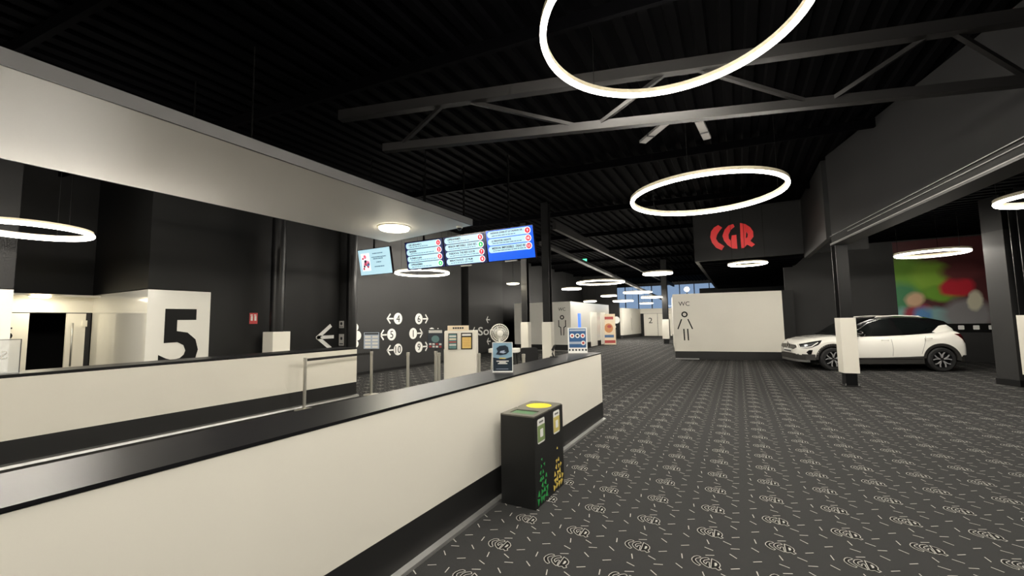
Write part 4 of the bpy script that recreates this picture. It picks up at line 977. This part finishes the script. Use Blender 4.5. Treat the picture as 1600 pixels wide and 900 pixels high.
# ---- table with fan
tc_ = deep(788, 546, 9.6); tz = tc_.z
tb_ = thing('side_table', 'white rounded table behind the near counter holding a fan', 'table', rz(tc_.x, tc_.y, 0, R(20)))
part('table_top', MB().prism(rrect(-.36, .36, -.22, .25, .12), tz - .06, tz + .02), 'plastic_white', tb_)
for sx in (-1, 1):
    for sy in (-1, 1): part('leg', MB().tube([(sx * .26, sy * .16, tz - .06), (sx * .30, sy * .19, 0)], .016, 8), 'plastic_black' if sx > 0 else 'steel', tb_)
part('shelf', MB().box(-.1, .30, -.15, .18, tz - .45, tz - .42), 'plastic_black', tb_)
fc_ = Vector((tc_.x - .12, tc_.y, tz + .02))
fan = thing('desk_fan', 'white round desk fan on the white table', 'fan', rz(fc_.x, fc_.y, fc_.z, R(35)))
part('base', MB().lathe([(.13, 0), (.13, .015), (.05, .04), (.03, .05)], 24), 'plastic_white', fan, smooth=True)
part('stem', MB().tube([(0, 0, .04), (0, 0.03, .22)], .022, 10), 'plastic_white', fan, smooth='all')
HZ = .36
part('motor', MB().lathe([(.03, -.13), (.07, -.12), (.075, -.03), (.06, .0)], 20, 'y', (0, -.02, HZ)), 'plastic_white', fan, smooth=True)
g = MB()
for r_, yy in ((.215, .03), (.21, .0), (.17, -.025), (.12, -.035), (.21, .06), (.16, .085), (.09, .095)):
    g.tube([(r_ * math.cos(2 * math.pi * k / 32), yy, HZ + r_ * math.sin(2 * math.pi * k / 32)) for k in range(32)], .0045 if r_ < .21 else .009, 5, True)
for k in range(28):
    a = 2 * math.pi * k / 28; c_, s_ = math.cos(a), math.sin(a)
    g.tube([(.06 * c_, -.035, HZ + .06 * s_), (.14 * c_, -.035, HZ + .14 * s_), (.212 * c_, .0, HZ + .212 * s_), (.212 * c_, .05, HZ + .212 * s_), (.1 * c_, .092, HZ + .1 * s_), (.0, .096, HZ)], .0035, 4)
part('grille', g, 'plastic_white', fan, 'round wire guard')
for k in range(3):
    a = 2 * math.pi * k / 3; bl = MB()
    bl.prism([(.04 * math.cos(a + t * .5), HZ + .04 * math.sin(a + t * .5)) for t in (0, 1)] + [(.18 * math.cos(a + t), HZ + .18 * math.sin(a + t)) for t in (.95, .6, .2)], .028, .034, 'y')
    part('blade', bl, 'acrylic', fan)
# office chair parts behind the poster
oc = Vector((tc_.x + .55, tc_.y + .3, 0))
o = thing('office_chair', 'black office chair beside the fan table', 'chair', rz(oc.x, oc.y, 0, R(40)))
part('seat', MB().prism(rrect(-.24, .24, -.22, .24, .08), .44, .52), 'plastic_black', o); part('backrest', MB().prism(rrect(-.22, .22, .62, .96, .07), .20, .25, 'y'), 'plastic_black', o)
part('column', MB().tube([(0, 0, .08), (0, 0, .44)], .03, 10), 'plastic_black', o); part('back_post', MB().bar((0, .2, .46), (0, .23, .7), .05, .02), 'plastic_black', o)
for k in range(5):
    a = 2 * math.pi * k / 5; part('leg', MB().bar((0, 0, .09), (.27 * math.cos(a), .27 * math.sin(a), .07), .04, .03), 'plastic_black', o)
    part('caster', MB().lathe([(.025, -.02), (.03, 0), (.025, .02)], 12, 'y', (.27 * math.cos(a), .27 * math.sin(a), .03)), 'plastic_black', o)
# ---- food poster stand
p = onz(941, 537)
o = thing('poster_stand', 'tall pale food poster leaning by the toilet wall', 'poster', rz(-7.25, 26.0, 0, R(20)))
ps = part('board', MB().add([(-.42, 0, 0), (.42, 0, 0), (.42, .18, 1.95), (-.42, .18, 1.95), (-.42, .04, 0), (.42, .04, 0), (.42, .22, 1.95), (-.42, .22, 1.95)], [(0, 1, 2, 3), (7, 6, 5, 4), (0, 4, 5, 1), (2, 6, 7, 3), (1, 5, 6, 2), (3, 7, 4, 0)]), 'poster_cream', o)
tilt = lambda z: .18 * z / 1.95
for nm_, pol, m_, e in (('food_picture', circ(0, 1.05, .27, 18, .30), 'poster_orange', .006), ('sauce', circ(.04, 1.15, .14, 12, .10), 'poster_red', .010), ('heading', [(-.25, 1.6), (.3, 1.6), (.3, 1.78), (-.25, 1.78)], 'poster_red', .006), ('price_block', [(-.3, .45), (.3, .45), (.3, .62), (-.3, .62)], 'poster_blue', .006), ('footer', [(-.38, .1), (.38, .1), (.38, .28), (-.38, .28)], 'poster_red', .006)):
    m2 = MB(); n = len(pol); m2.add([(a, tilt(b) - e, b) for a, b in pol] + [(a, tilt(b) - .001, b) for a, b in pol], [tuple(range(n))] + [(i, (i + 1) % n, n + (i + 1) % n, n + i) for i in range(n)])
    part(nm_, m2, m_, ps)
part('prop', MB().bar((0, .20, 1.6), (0, .55, 0), .05, .02), 'plastic_black', o)
# ---- pale louvres glinting on the roof
for (a, b, lab) in (((1040, 192), (1004, 222), 'long pale roof slat with a black band left of the other'), ((1092, 188), (1105, 216), 'short pale roof slat with a black band right of the other')):
    pa, pb = onz(*a, 5.16), onz(*b, 5.16)
    o = thing('roof_slat', lab, 'ceiling slat', pa)
    v = pb - pa; part('slat', MB().bar((0, 0, 0), v, .14, .05), 'slat_grey', o); part('band', MB().bar(v * .58, v * .64, .15, .06), 'ink', o)
    for t in (.1, .9): part('hanger', MB().tube([v * t, v * t + Vector((0, 0, .25))], .008, 5), 'wire', o)
